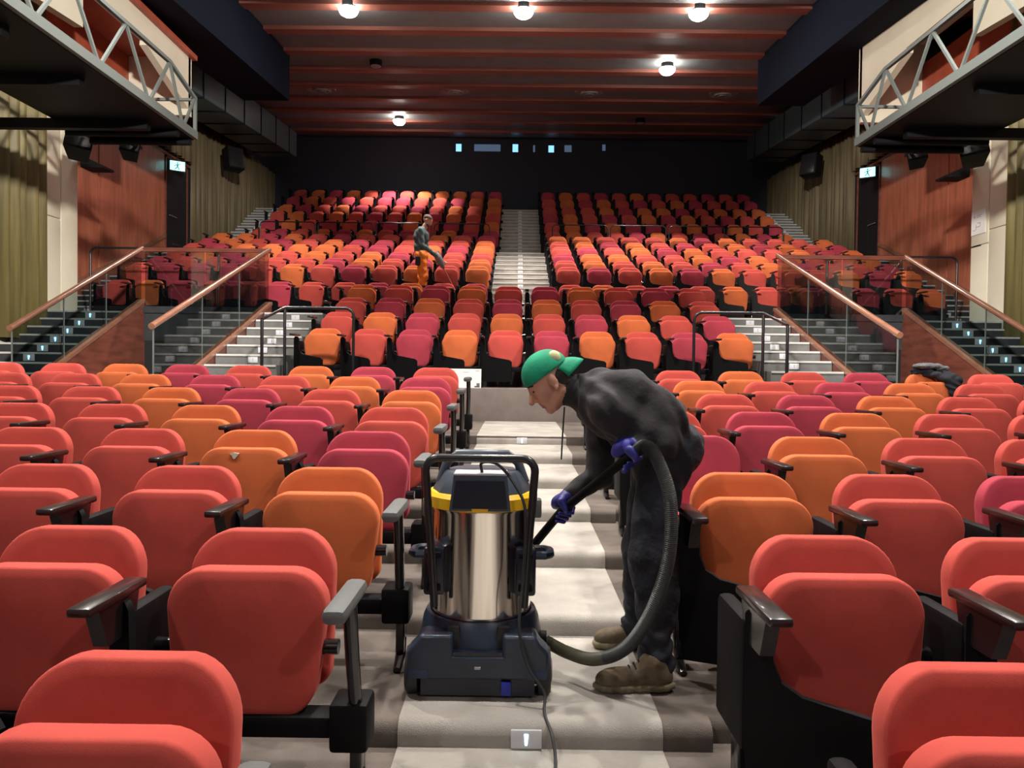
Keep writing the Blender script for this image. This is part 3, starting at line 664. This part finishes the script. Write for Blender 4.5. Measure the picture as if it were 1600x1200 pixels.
class Body:
    def __init__(s): s.p = []
    def cone(s, a, b, r1, r2, lab, k=.03): s.p.append(('c', (np.array(a, float), np.array(b, float), r1, r2), lab, k)); return s
    def ell(s, c, ax, r, lab, k=.03): s.p.append(('e', (np.array(c, float), np.array(ax, float), np.array(r, float)), lab, k)); return s
    def ev(s, p, P): return d_cone(P, *p[1]) if p[0] == 'c' else d_ell(P, *p[1])
    def box(s, p):
        if p[0] == 'c':
            a, b, r1, r2 = p[1]; r = max(r1, r2); return np.minimum(a, b)-r, np.maximum(a, b)+r
        c, ax, r = p[1]; R_ = r.max(); return c-R_, c+R_
    def build(s, name, mats, labs, h, parent=None, warp=None, cut=None, loc=(0, 0, 0)):
        bs = [s.box(p) for p in s.p]; lo = np.min([b[0] for b in bs], 0)-3*h-.01; hi = np.max([b[1] for b in bs], 0)+3*h+.01
        n = np.ceil((hi-lo)/h).astype(int)+1; vol = np.full(n, .2)
        for p, (b0, b1) in zip(s.p, bs):
            m = p[3]+.03; i0 = np.maximum(((b0-m-lo)/h).astype(int), 0); i1 = np.minimum(np.ceil((b1+m-lo)/h).astype(int)+1, n)
            ax = [lo[q]+h*np.arange(i0[q], i1[q]) for q in range(3)]; P = np.stack(np.meshgrid(*ax, indexing='ij'), -1)
            d = s.ev(p, P); sl = tuple(slice(i0[q], i1[q]) for q in range(3)); v = vol[sl]; k = p[3]
            hh = np.clip(.5+.5*(v-d)/k, 0, 1); vol[sl] = v*(1-hh)+d*hh-k*hh*(1-hh)
        if warp is not None or cut is not None:
            ax = [lo[q]+h*np.arange(n[q]) for q in range(3)]; P = np.stack(np.meshgrid(*ax, indexing='ij'), -1)
            if warp is not None: vol = vol+warp(P)
            if cut is not None: vol = np.maximum(vol, cut(P))
        V, Q = surface_nets(vol, lo, h)
        for _ in range(1):                                      # light smoothing
            A = np.zeros_like(V); c_ = np.zeros(len(V))
            for i in range(4):
                np.add.at(A, Q[:, i], V[Q[:, (i+1) % 4]]); np.add.at(c_, Q[:, i], 1)
            V = V*.6+.4*A/np.maximum(c_, 1)[:, None]
        FC = V[Q].mean(1); D = np.stack([s.ev(p, FC) for p in s.p], 1); best = D.argmin(1); mi = np.array([labs.index(p[2]) for p in s.p])[best]
        me = bpy.data.meshes.new(name); me.from_pydata((V-np.array(loc)).tolist(), [], Q.tolist())
        for m_ in mats: me.materials.append(MATS[m_])
        me.polygons.foreach_set('material_index', mi.tolist()); me.polygons.foreach_set('use_smooth', [True]*len(me.polygons)); me.update()
        return put(name, me, parent)
def gripping_hand(B, c, wdir, ndir, lab, elbow, rw=.02, sc=1.0, flip=1):
    w_ = np.array(wdir, float); w_ /= np.linalg.norm(w_); n = np.array(ndir, float); n -= w_*(n@w_); n /= np.linalg.norm(n); sd = np.cross(n, w_)*flip; c = np.array(c, float)
    def q(th, off, r): return c+w_*off*sc+(math.cos(R(th))*n+math.sin(R(th))*sd)*r*sc
    r = rw/sc+.011
    B.cone(q(10, -.035, r+.012), q(10, .035, r+.012), .019*sc, .022*sc, lab, .015)
    B.cone(q(35, -.03, r+.01), q(35, .035, r+.01), .014*sc, .015*sc, lab, .012)
    for off, ln in ((.036, 215), (.013, 235), (-.010, 230), (-.032, 205)):
        t = [40, 90, 140, ln]
        for a, b in zip(t[:-1], t[1:]): B.cone(q(a, off, r+.004), q(b, off, r+.003), .0105*sc, .0095*sc, lab, .004)
    for a, b, o1, o2 in ((-15, -70, .03, .052), (-70, -130, .052, .05)): B.cone(q(a, o1, r+.008), q(b, o2, r+.004), .013*sc, .011*sc, lab, .006)
    e = np.array(elbow, float); p0 = q(5, -.01, r+.014); d = (e-p0); d /= np.linalg.norm(d); wr = p0+d*.075*sc
    B.cone(p0, wr, .024*sc, .027*sc, lab, .02)
    return wr

# ------------------------------------------------------------------ the bent man
FZ = fz(3)+.008
def pv(px, py, Y): return np.array(px_at(px, py, Y))
man = empty('person', (.5, 3.4, FZ), 'man bent over in dark work clothes and green cap, gripping a vacuum wand', 'person')
mloc = (.5, 3.4, FZ)
B = Body()
pelv = pv(1035, 716, 3.42); waist = pv(1012, 672, 3.42); chest = pv(962, 640, 3.42); neckb = pv(916, 618, 3.42)
Yv = np.array([0, 1, 0])
tw = neckb-pelv; tw /= np.linalg.norm(tw); dn = np.cross(Yv, tw); dn /= np.linalg.norm(dn)
B.ell(pelv+(-.01, 0, .02), [[1,0,0],[0,1,0],[0,0,1]], (.135, .175, .145), 'leg', .05)
B.ell(waist, [tw, Yv, dn], (.17, .165, .125), 'jack', .07)
B.ell(chest+(0, 0, .01), [tw, Yv, dn], (.20, .19, .145), 'jack', .07)
B.ell(pv(938, 622, 3.42), [tw, Yv, dn], (.11, .19, .10), 'jack', .06)
B.cone(pv(985, 610, 3.30), pv(1040, 655, 3.30), .09, .10, 'jack', .06); B.cone(pv(985, 610, 3.54), pv(1040, 655, 3.54), .09, .10, 'jack', .06)
B.cone(pv(1062, 706, 3.34), pv(1062, 706, 3.5), .095, .095, 'leg', .05)
# jacket hem
B.cone(pv(1075, 690, 3.36), pv(1075, 690, 3.48), .06, .06, 'jack', .04); B.cone(pv(1000, 706, 3.33), pv(1055, 722, 3.33), .055, .06, 'jack', .03)
# neck and collar
head = pv(857, 597, 3.40)
fx = np.array([-.80, -.06, -.60]); fx /= np.linalg.norm(fx); up = np.array([-.60, 0, .80]); up -= fx*(up@fx); up /= np.linalg.norm(up); lt = np.cross(up, fx)
def hp(f, l, u): return head+fx*f+lt*l+up*u
HX = [fx, lt, up]
B.cone(pv(918, 614, 3.41), pv(893, 610, 3.41), .085, .072, 'jack', .03)
B.cone(pv(905, 612, 3.41), hp(-.03, 0, -.05), .058, .055, 'skin', .02)
# head
B.ell(hp(-.012, 0, .035), HX, (.098, .076, .092), 'skin', .01)
B.ell(hp(.028, 0, -.03), HX, (.062, .058, .085), 'skin', .03)
B.cone(hp(.045, 0, -.098), hp(.064, 0, -.104), .026, .020, 'skin', .02)          # chin
B.cone(hp(-.02, .05, -.06), hp(.04, .03, -.09), .018, .018, 'skin', .02); B.cone(hp(-.02, -.05, -.06), hp(.04, -.03, -.09), .018, .018, 'skin', .02)
B.cone(hp(.078, -.03, .022), hp(.078, .03, .022), .014, .014, 'skin', .015)         # brow
B.cone(hp(.086, 0, .010), hp(.114, 0, -.030), .010, .014, 'skin', .008)             # nose
B.cone(hp(.092, -.012, -.036), hp(.092, .012, -.036), .010, .010, 'skin', .008)
B.cone(hp(.083, -.016, -.060), hp(.083, .016, -.060), .009, .009, 'lip', .005); B.cone(hp(.081, -.014, -.075), hp(.081, .014, -.075), .009, .009, 'lip', .005)
B.cone(hp(.070, -.02, -.050), hp(.070, .02, -.050), .016, .016, 'skin', .012)
B.ell(hp(.05, .045, -.02), HX, (.03, .025, .03), 'skin', .02); B.ell(hp(.05, -.045, -.02), HX, (.03, .025, .03), 'skin', .02)
for q in (1, -1):                                                                   # ears
    B.ell(hp(-.012, q*.078, -.005), HX, (.020, .010, .034), 'skin', .006); B.cone(hp(-.008, q*.082, -.035), hp(-.004, q*.082, -.038), .009, .008, 'skin', .008)
# arms: lower hand (far arm) and upper hand (near arm)
hL = np.array([.213, 3.44, 1.070]); hU = pv(980, 716, 3.15); wdir = hU-hL
shF = pv(938, 640, 3.60); elF = pv(938, 742, 3.62)
wr = gripping_hand(B, hL, wdir, (.35, -.3, .8), 'glove', elF, .022, 1.12, 1)
B.cone(shF, elF, .078, .062, 'jack', .04); B.cone(elF, wr, .060, .042, 'jack', .025)
shN = pv(948, 640, 3.24); elN = pv(1038, 690, 3.22)
wr = gripping_hand(B, hU, wdir, (.45, -.55, .6), 'glove', elN, .022, 1.12, 1)
B.cone(shN, elN, .082, .064, 'jack', .04); B.cone(elN, wr, .060, .044, 'jack', .025)
# legs
hN, kN, aN = pv(1034, 735, 3.35), pv(1012, 872, 3.26), pv(1027, 1022, 3.22)
B.cone(hN, kN, .110, .078, 'leg', .05); B.cone(kN, aN, .078, .062, 'leg', .04); B.cone(pv(1035, 920, 3.24), pv(1035, 960, 3.24), .072, .066, 'leg', .03)
B.cone(pv(1018, 1000, 3.22), pv(1030, 1030, 3.22), .068, .066, 'leg', .02); B.cone(pv(1020, 1035, 3.22), pv(1030, 1037, 3.22), .058, .058, 'leg', .01)
hF, kF, aF = pv(1025, 735, 3.53), pv(1000, 860, 3.58), pv(995, 975, 3.66)
B.cone(hF, kF, .112, .080, 'leg', .05); B.cone(kF, aF, .078, .064, 'leg', .04); B.cone(aF, aF+(0, 0, -.06), .066, .062, 'leg', .02)
def folds(P):
    x, y, z = P[..., 0], P[..., 1], P[..., 2]; hh = z-FZ
    leg = np.clip((.98-hh)/.1, 0, 1)*(hh > .0); low = np.clip((.38-hh)/.2, 0, 1)
    return leg*(.004*np.sin(z*38+6*np.sin(x*11+y*9))+.006*low*np.sin(z*75+4*np.sin(x*23)))+.004*np.clip((hh-.9)/.1, 0, 1)*(x > .27)*(np.sin(22*(x*.7-z)+5*np.sin(y*14))+1.1*np.sin(41*(x*.35+z)+4*np.sin(x*17+y*8)))
body = B.build('body', ['jacket', 'trousers', 'skin', 'glove', 'lip'], ['jack', 'leg', 'skin', 'glove', 'lip'], .005, man, folds, loc=mloc)
# cap, worn backwards
Bc = Body(); Bc.ell(hp(-.014, 0, .045), HX, (.110, .088, .096), 'cap', .01)
cap = Bc.build('cap', ['cap_green'], ['cap'], .004, man, None, lambda P: -((P-hp(0, 0, .034))@up - .22*((P-head)@fx)*0 - 0), loc=mloc)
vis = MB(); vv = []; ff = []; N1, N2 = 12, 6
for i in range(N1+1):
    a = R(-62+124*i/N1)
    for j in range(N2+1):
        t = j/N2; rr = .098+.075*t*math.cos(a*.9); v = hp(-.014-math.cos(a)*rr, math.sin(a)*(.084+.006*t), .046-.020*math.sin(a)**2*1.2-.045*t*t-.010*t); vv.append(tuple(v-np.array(mloc)))
for i in range(N1):
    for j in range(N2): ff.append((i*(N2+1)+j, (i+1)*(N2+1)+j, (i+1)*(N2+1)+j+1, i*(N2+1)+j+1))
vo = vis.add(vv, ff).build('visor', 'cap_green', cap); md = vo.modifiers.new('t', 'SOLIDIFY'); md.thickness = .006
pb = Body(); pb.ell(hp(-.082, .050, .075), HX, (.026, .022, .030), 'p', .01); pb.build('cap_patch', ['cap_patch'], ['p'], .003, cap, loc=mloc)
# hair below the cap, eyebrow and eye
Bh = Body(); Bh.ell(hp(-.052, 0, .005), HX, (.060, .075, .050), 'h', .01); Bh.cone(hp(-.06, -.03, -.04), hp(-.06, .03, -.04), .034, .034, 'h', .02); Bh.build('hair', ['hair'], ['h'], .005, man, loc=mloc)
for q in (1, -1):
    eb = MB().tube([tuple(hp(.082, q*.014, .030)-np.array(mloc)), tuple(hp(.086, q*.034, .034)-np.array(mloc)), tuple(hp(.070, q*.054, .028)-np.array(mloc))], [.004, .005, .003], 6).build('eyebrow', 'hair', man)
    Be = Body(); Be.ell(hp(.074, q*.036, .004), HX, (.011, .014, .006), 'e', .01); Be.build('eye', ['ink_pale'], ['e'], .003, man, loc=mloc)
    Be = Body(); Be.ell(hp(.079, q*.037, .005), HX, (.008, .012, .005), 'e', .01); Be.build('eye_slit', ['hair'], ['e'], .0025, man, loc=mloc)  # dark slit, shade of the eye socket put into its colour
# drawstring
MB().tube([tuple(pv(882, 636, 3.36)-np.array(mloc)), tuple(pv(879, 680, 3.36)-np.array(mloc)), tuple(pv(877, 718, 3.36)-np.array(mloc))], .0035, 6).build('drawstring', 'lace', man)
# shoes
def shoe(toe, heel, nm='shoe'):
    toe, heel = np.array(toe), np.array(heel); f = toe-heel; L = np.linalg.norm(f); f /= L; l = np.cross((0, 0, 1), f); u = np.array([0, 0, 1.]); o = heel
    def q(a, b, c): return o+f*a*L+l*b+u*c
    S = Body(); AXS = [f, l, u]
    S.ell(q(.81, 0, .045), AXS, (.068, .048, .042), 's', .02); S.ell(q(.55, 0, .052), AXS, (.10, .044, .046), 's', .03); S.cone(q(.22, 0, .07), q(.24, 0, .115), .046, .047, 's', .03); S.ell(q(.20, 0, .055), AXS, (.065, .042, .055), 's', .02); S.cone(q(.44, 0, .078), q(.28, 0, .118), .034, .046, 's', .02)
    sh = S.build(nm, ['shoe'], ['s'], .006, man, None, lambda P: .016-(P[..., 2]-o[2]), loc=mloc)
    T = Body(); T.ell(q(.80, 0, .02), AXS, (.082, .054, .03), 's', .02); T.ell(q(.5, 0, .02), AXS, (.12, .044, .03), 's', .03); T.ell(q(.20, 0, .02), AXS, (.075, .046, .03), 's', .02)
    T.build('sole', ['sole'], ['s'], .006, sh, lambda P: .002*np.sin(((P-o)@f)*160), lambda P: np.maximum(-(P[..., 2]-o[2]), (P[..., 2]-o[2])-.034), loc=mloc)
    for k in range(4):
        a = .44+.065*k; z = .118-.011*k
        MB().tube([tuple(q(a, -.026, z-.012)-np.array(mloc)), tuple(q(a+.02, 0, z+.006)-np.array(mloc)), tuple(q(a, .026, z-.012)-np.array(mloc))], .0045, 6).build('lace', 'lace', sh)
shoe((.352, 3.17, FZ), (.672, 3.19, FZ)); shoe((.40, 3.66, FZ), (.70, 3.70, FZ))

# vacuum wand and hose: things held by the man
tip = np.array([-.26, 3.70, FZ+.035]); upper = hU+(hU-hL)/np.linalg.norm(hU-hL)*.09
wand = empty('vacuum_wand', tip, 'black straight vacuum wand running from the gloved hands to the floor', 'wand')
MB().tube([(0, 0, 0), tuple(hL-tip), tuple(hU-tip), tuple(upper-tip)], .0195, 14).build('tube', 'black_plastic', wand)
MB().bev(-.15, .15, -.04, .04, -.034, .0, .012).build('floor_nozzle', 'black_plastic', wand)
def bez(pts, n=10):
    out = []; P = [np.array(p, float) for p in pts]; P = [2*P[0]-P[1]]+P+[2*P[-1]-P[-2]]
    for i in range(1, len(P)-2):
        for k in range(n):
            t = k/n; a, b, c, d = P[i-1:i+3]; out.append(.5*((2*b)+(-a+c)*t+(2*a-5*b+4*c-d)*t*t+(-a+3*b-3*c+d)*t**3))
    return [tuple(p) for p in out+[P[-2]]]
wu_ = (hU-hL)/np.linalg.norm(hU-hL)
hp_ = [upper-wu_*.028, upper+(.015, -.018, .005), pv(1026, 716, 3.03), pv(1047, 780, 3.0), pv(1045, 870, 3.0), pv(1018, 955, 3.02), pv(978, 1012, 3.08), pv(930, 1030, 3.17), pv(888, 1020, 3.28), pv(853, 1002, 3.34)]
hpts = bez(hp_, 14)
hz = empty('vacuum_hose', hpts[-1], 'thick ribbed vacuum hose looping from the wand down to the vacuum', 'hose')
o0 = np.array(hpts[-1]); cut = int(len(hpts)*.74); rad = [.0255+.0018*math.sin(i*2.1) for i in range(len(hpts))]
fin = bez(hp_, 60); 
def ribbed(seg): return MB().tube([tuple(np.array(p)-o0) for p in seg], [.0255+(.0022 if i % 2 else -.0008) for i in range(len(seg))], 12)
c2 = int(len(fin)*.74); ribbed(fin[:c2+1]).build('hose_tube', 'hose', hz, 60); ribbed(fin[c2:]).build('hose_tube', 'hose_old', hz, 60)

# ------------------------------------------------------------------ the vacuum cleaner
VX, VY = -.140, 3.34
vac = empty('vacuum_cleaner', (VX, VY, FZ-.008), 'industrial vacuum cleaner with chrome tank, navy base and yellow rim', 'vacuum cleaner')
Zt, Zb = .755, .26
MB().lathe([(.205, Zb-.02), (.213, Zb), (.215, Zb+.02), (.219, Zt-.02), (.224, Zt-.01), (.224, Zt)], 56).build('tank', 'chrome', vac, 30)
rim = MB().lathe([(.226, Zt-.005), (.238, Zt), (.240, Zt+.045), (.225, Zt+.06)], 48).build('rim', 'yellow_plastic', vac)
# motor head: faceted dome
hd = MB().lathe([(.222, Zt+.045), (.215, Zt+.065), (.172, Zt+.135), (.160, Zt+.145), (.05, Zt+.148)], 10)
hd.v = [(x*1.0, y, z) for x, y, z in hd.v]
mh = hd.build('motor_head', 'slate_plastic', vac, 25)
MB().prism([(-.125, Zt+.005), (.125, Zt+.005), (.108, Zt+.15), (-.108, Zt+.15)], -.236, -.10, 'y').build('front_housing', 'slate_plastic', mh, 30)
MB().prism([(-.112, Zt+.016), (.112, Zt+.016), (.098, Zt+.128), (-.098, Zt+.128)], -.242, -.234, 'y').build('dark_panel', 'navy_dark', mh, 30)
MB().bb(-.108, .108, -.236, -.10, Zt+.148, Zt+.156).build('housing_top', 'ink_pale', mh, 0)
MB().tube([(-.185, 0, Zt+.09), (-.155, 0, Zt+.175), (-.11, 0, Zt+.212), (.11, 0, Zt+.212), (.155, 0, Zt+.175), (.185, 0, Zt+.09)], .02, 10).build('carry_handle', 'slate_plastic', mh)
for q in (-1, 1):
    MB().bev(*sorted((q*.222, q*.258)), -.03, .03, Zt-.06, Zt+.02, .008).build('latch', 'steel_grey', vac)
    sh_ = MB().tube([(q*.205, -.06, .54), (q*.275, -.06, .54), (q*.298, -.03, .54), (q*.298, .03, .54), (q*.275, .06, .54), (q*.205, .06, .54)], .019, 8).build('side_handle', 'navy_plastic', vac)
    br_ = MB().bev(*sorted((q*.145, q*.232)), -.19, -.10, .40, .60, .012).build('handle_bracket', 'navy_dark', vac)
    for zz in (.435, .57): MB().bev(*sorted((q*.16, q*.22)), -.205, -.18, zz-.012, zz+.012, .005).build('clamp', 'black_plastic', br_)
pts = [(-.185, -.20, .36), (-.20, -.215, .62), (-.222, -.225, .92)]+[(-.222+.05*(1-math.cos(R(a))), -.225, .925+.05*math.sin(R(a))) for a in (20, 45, 70, 90)]+[(.172-.05*0+.05*math.sin(R(a)), -.225, .925+.05*math.cos(R(a))) for a in (0, 20, 45, 70, 90)]+[(.222, -.225, .92), (.20, -.215, .62), (.185, -.20, .36)]
MB().tube(pts, .0165, 12).build('push_handle', 'tube_black', vac)
# base: chassis with cradle
ch = MB()
prof = [(-.285, .09), (.285, .09), (.285, .20), (.25, .235), (.23, .27), (.10, .27), (.10, .185), (-.10, .185), (-.10, .27), (-.23, .27), (-.25, .235), (-.285, .20)]
ch.prism(prof, -.29, -.17, 'y')
base = ch.build('base', 'navy_plastic', vac, 30); bvm = base.modifiers.new('b', 'BEVEL'); bvm.width = .012; bvm.segments = 2
bs2 = MB(); n = 40; ring = []
for zz, ro in ((.07, .262), (.22, .262), (.285, .245), (.305, .232)): ring.append((ro, zz))
bs2.lathe([(.262, .07), (.262, .20), (.25, .27), (.236, .30), (.22, .30), (.219, .26)], 48); bs2.build('cradle', 'navy_plastic', base, 35)
MB().prism([(-.10, .185), (.10, .185), (.10, .20), (-.10, .20)], -.285, -.19, 'y').build('cradle_shelf', 'navy_dark', base, 0)
for q in (-1, 1): MB().prism([(q*.065, .195), (q*.125, .195), (q*.125, .29), (q*.08, .29)], -.245, -.19, 'y').build('cradle_lug', 'rubber', base, 20)
MB().bb(-.23, .23, -.27, .2, .02, .09).build('undertray', 'navy_dark', base, 0)
MB().bev(.095, .135, -.295, -.285, .03, .085, .003).build('blue_tape', 'blue_tape', base)
MB().bb(-.012, .012, -.294, -.289, .135, .145).build('badge', 'ink_pale', base, 0)
for q in (-1, 1):
    wv = MB().tube([(q*.245, -.19, .098), (q*.262, -.19, .098), (q*.285, -.19, .098), (q*.296, -.19, .098)], [.092, .098, .098, .088], 28).build('wheel', 'rubber', vac)
    MB().tube([(q*.296, -.19, .098), (q*.303, -.19, .098)], [.05, .045], 20).build('hub', 'tool_grey', wv)
    arch = MB().prism([(-.29+0, .10)]+[(-.19+.107*math.cos(R(a)), .098+.107*math.sin(R(a))) for a in range(180, -1, -15)]+[(-.085, .10)], *sorted((q*.20, q*.278)), 'x').build('wheel_arch', 'navy_plastic', base, 35)
    cs = MB().tube([(q*.16-.014, .20, .04), (q*.16+.014, .20, .04)], [.04, .04], 16).build('caster', 'rubber', vac)
    MB().bb(q*.16-.02, q*.16+.02, .17, .23, .06, .10).build('fork', 'steel_grey', cs, 0)
MB().tube([(.22, 0, .165), (.285, 0, .16)], .034, 14).build('hose_port', 'black_plastic', vac)
# power cable
cp = bez([(VX+.005, VY-.19, FZ+Zt+.15), (VX+.005, VY-.2, FZ+Zt+.19), (VX+.07, VY-.21, FZ+Zt+.185), (VX+.14, VY-.25, FZ+Zt+.11), (VX+.185, VY-.27, FZ+Zt), (VX+.18, VY-.26, FZ+.5), (VX+.165, VY-.315, FZ+.31), (VX+.20, VY-.335, FZ+.16), (VX+.265, VY-.36, FZ+.07), (.125, 2.925, FZ+.012), (.150, 2.83, FZ-.03), (.16, 2.74, fz(2)+.012), (.13, 2.55, fz(2)+.01), (.10, 2.3, fz(2)+.01)], 12)
cb = MB().tube([tuple(np.array(p)-np.array(cp[-1])) for p in cp], .0062, 8).build('power_cable', 'rubber'); cb.location = cp[-1]; tag(cb, 'thin black power cable trailing from the vacuum over the step', 'cable')

# ------------------------------------------------------------------ the far worker between the upper rows
WF = RF[5]; wx, wy = -2.04, 16.56
wk = empty('person', (wx, wy, WF), 'worker in teal jacket and orange trousers cleaning among the upper seats', 'person'); wl_ = (wx, wy, WF); S = 1.03
def wp(f, l, u): return np.array([wx+f*S, wy-l*S, WF+u*S])
W = Body(); I3 = [[1,0,0],[0,1,0],[0,0,1]]
W.ell(wp(-.02, 0, .98), I3, (.13, .175, .13), 'leg', .05); W.ell(wp(-.04, 0, 1.12), I3, (.15, .17, .17), 'jack', .06); W.ell(wp(-.03, 0, 1.35), I3, (.168, .195, .19), 'jack', .06); W.cone(wp(-.02, -.12, 1.46), wp(-.02, .12, 1.46), .085, .085, 'jack', .06)
W.cone(wp(.01, 0, 1.5), wp(.06, 0, 1.60), .058, .055, 'skin', .03)
whd = wp(.10, 0, 1.68); wf = np.array([.86, -.1, -.5]); wf /= np.linalg.norm(wf); wu = np.array([.5, 0, .86]); wu -= wf*(wu@wf); wu /= np.linalg.norm(wu); wl2 = np.cross(wu, wf)
def wh(f, l, u): return whd+wf*f+wl2*l+wu*u
W.ell(wh(-.01, 0, .03), [wf, wl2, wu], (.10, .078, .09), 'skin', .02); W.ell(wh(.03, 0, -.04), [wf, wl2, wu], (.062, .058, .08), 'skin', .03); W.cone(wh(.088, 0, .005), wh(.108, 0, -.03), .011, .015, 'skin', .01)
for q in (1, -1): W.ell(wh(-.01, q*.078, -.01), [wf, wl2, wu], (.02, .012, .033), 'skin', .006)
for q in (1, -1):
    W.cone(wp(-.02, q*.09, .93), wp(.03 if q > 0 else -.02, q*.10, .50), .122, .088, 'leg', .05); W.cone(wp(.03 if q > 0 else -.02, q*.10, .50), wp(-.02, q*.10, .08), .088, .075, 'leg', .04)
toolh = wp(.36, .12, .86); toolf = wp(.44, .02, .80)
sN, eN = wp(-.02, .21, 1.44), wp(.02, .25, 1.13); wr = gripping_hand(W, toolh, (1, .3, -.7), (-.3, -.6, .6), 'skin', eN, .025, 1.05); W.cone(sN, eN, .072, .056, 'jack', .03); W.cone(eN, wr, .054, .038, 'jack', .02)
sF, eF = wp(-.02, -.21, 1.44), wp(.06, -.22, 1.14); wr = gripping_hand(W, toolf, (1, .3, -.7), (-.3, .6, .6), 'skin', eF, .025, 1.05, -1); W.cone(sF, eF, .072, .056, 'jack', .03); W.cone(eF, wr, .054, .038, 'jack', .02)
W.build('body', ['teal_jacket', 'hi_orange', 'skin'], ['jack', 'leg', 'skin'], .011, wk, lambda P: .005*np.sin(P[..., 2]*40+5*np.sin(P[..., 0]*12)), loc=wl_)
Hh = Body(); Hh.ell(wh(-.022, 0, .045), [wf, wl2, wu], (.105, .083, .085), 'h', .02); Hh.build('hair', ['hair_brown'], ['h'], .007, wk, None, lambda P: np.minimum((P-wh(.045, 0, 0))@wf+.0, .5)-(((P-whd)@wu) > .055)*.03, loc=wl_)
Bb = Body(); Bb.cone(wh(.055, -.03, -.085), wh(.055, .03, -.085), .035, .035, 'b', .02); Bb.build('beard', ['hair_brown'], ['b'], .007, wk, loc=wl_)
MB().bev(-.13, -.02, -.25, -.18, .74, .94, .03).build('tool_pouch', 'lace', wk)
for q in (1, -1):
    St = Body(); St.cone(wp(-.06, q*.10, .05), wp(.16, q*.10, .04), .045, .04, 's', .02); St.build('shoe', ['lace'], ['s'], .01, wk, None, lambda P: WF-P[..., 2], loc=wl_)
t0 = toolh; tip2 = np.array([wx+.60*S, wy-.16, WF+.42]); bl = empty('hand_blower', tuple(t0), 'grey handheld blower with long thin tube held by the far worker', 'blower')
dr = tip2-t0; dl = np.linalg.norm(dr); dr /= dl
MB().tube([tuple(dr*a) for a in (-.16, -.10, .06, .16, .22)], [.05, .075, .08, .05, .022], 14).build('motor', 'tool_grey', bl)
MB().tube([tuple(dr*.2), tuple(dr*(dl+.22))], .013, 8).build('nozzle_tube', 'wood_red', bl)
MB().tube([tuple(dr*-.12+np.array([0, 0, .06])), tuple(dr*-.05+np.array([0, 0, .13])), tuple(dr*.08+np.array([0, 0, .10])), tuple(dr*.1+np.array([0, 0, .03]))], .015, 8).build('handle', 'tool_grey', bl)

# ------------------------------------------------------------------ small things
p = px_at(726, 587.5, 10.94)
bd = empty('notice_board', (p.x, 10.945, RF[0]), 'white printed notice sheet propped on the parapet', 'notice'); bd.rotation_euler = (R(-8), 0, 0)
MB().bb(-.235, .235, -.006, .006, 0, .275).build('sheet', 'white_paper', bd, 0)
for x0, x1, z0, z1, m in ((.17, .215, .015, .07, 'ink'), (.14, .215, .012, .03, 'ink'), (-.2, -.14, .245, .252, 'ink_pale'), (.15, .21, .243, .252, 'ink_pale'), (-.03, .06, .225, .23, 'ink_pale')):
    MB().bb(x0, x1, -.0085, -.0065, z0, z1).build('print', m, bd, 0)
q = sx(1, 8.38)
pn = empty('paper_sign', (q-.012, 14.22, 4.55), 'white paper sign with faint lettering taped on the cream wall', 'sign')
MB().bb(-.004, .004, -.21, .22, -.28, .16).build('sheet', 'white_paper', pn, 0)
for y0, y1, z0, z1 in ((.10, .14, .03, .08), (-.10, .05, .06, .075), (-.08, .06, .03, .045), (-.06, .03, -.08, -.065), (-.06, -.045, -.14, -.065), (-.05, .06, -.15, -.135), (.06, .075, -.19, -.09), (.1, .16, -.2, -.185)):
    MB().bb(-.0065, -.0045, y0, y1, z0, z1).build('lettering', 'ink_pale', pn, 0)
# jacket and cap thrown over a seat (sixth seat of the last lower row)
sq_ = [o for o in col.objects if o.name.startswith('theatre_seat') and o.get('label', '').startswith('orange folding seat, fifth row below the parapet, second') and 'vacuum' in o['label']][0]
MB().prism([(-.075, .735), (-.05, .742), (-.02, .738), (-.03, .722), (-.045, .705), (-.055, .708), (-.06, .724)], -.268, -.258, 'y').build('scuff_mark', 'cream', [c for c in sq_.children if c.name.startswith('seat_cushion')][0], 0)
jx, jy, jz = 1.09+PITCH*5, 1.8+.95*7, fz(8)
jk = Body(); jk.cone((jx-.13, jy-.01, jz+.875), (jx+.16, jy-.02, jz+.875), .045, .05, 'n', .04); jk.cone((jx-.02, jy-.06, jz+.87), (jx+.08, jy-.24, jz+.80), .045, .045, 'n', .05); jk.cone((jx+.14, jy-.04, jz+.86), (jx+.17, jy-.25, jz+.79), .055, .055, 'n', .05)
jk.cone((jx+.10, jy-.26, jz+.79), (jx+.14, jy-.305, jz+.62), .045, .04, 'n', .05); jk.cone((jx+.17, jy-.26, jz+.78), (jx+.20, jy-.305, jz+.54), .055, .045, 'n', .05); jk.cone((jx+.20, jy-.08, jz+.82), (jx+.225, jy-.26, jz+.68), .045, .04, 'n', .05)
jm = jk.build('jacket', ['cloth_navy'], ['n'], .012, None, lambda P: .008*np.sin(P[..., 0]*45+6*np.sin(P[..., 2]*20)), loc=(jx, jy, jz+.6)); jm.location = (jx, jy, jz+.6); tag(jm, 'dark navy jacket thrown over an orange seat back', 'jacket')
gc = Body(); gc.ell((jx-.02, jy-.05, jz+.935), I3, (.15, .10, .035), 'n', .03); gc.cone((jx+.08, jy-.08, jz+.925), (jx+.17, jy-.10, jz+.915), .03, .02, 'n', .03)
gm = gc.build('folded_garment', ['cloth_grey'], ['n'], .009, None, lambda P: .005*np.sin(P[..., 0]*70+5*np.sin(P[..., 1]*40)), loc=(jx, jy, jz+.9)); gm.location = (jx, jy, jz+.9); tag(gm, 'crumpled grey garment lying on the navy jacket', 'garment')
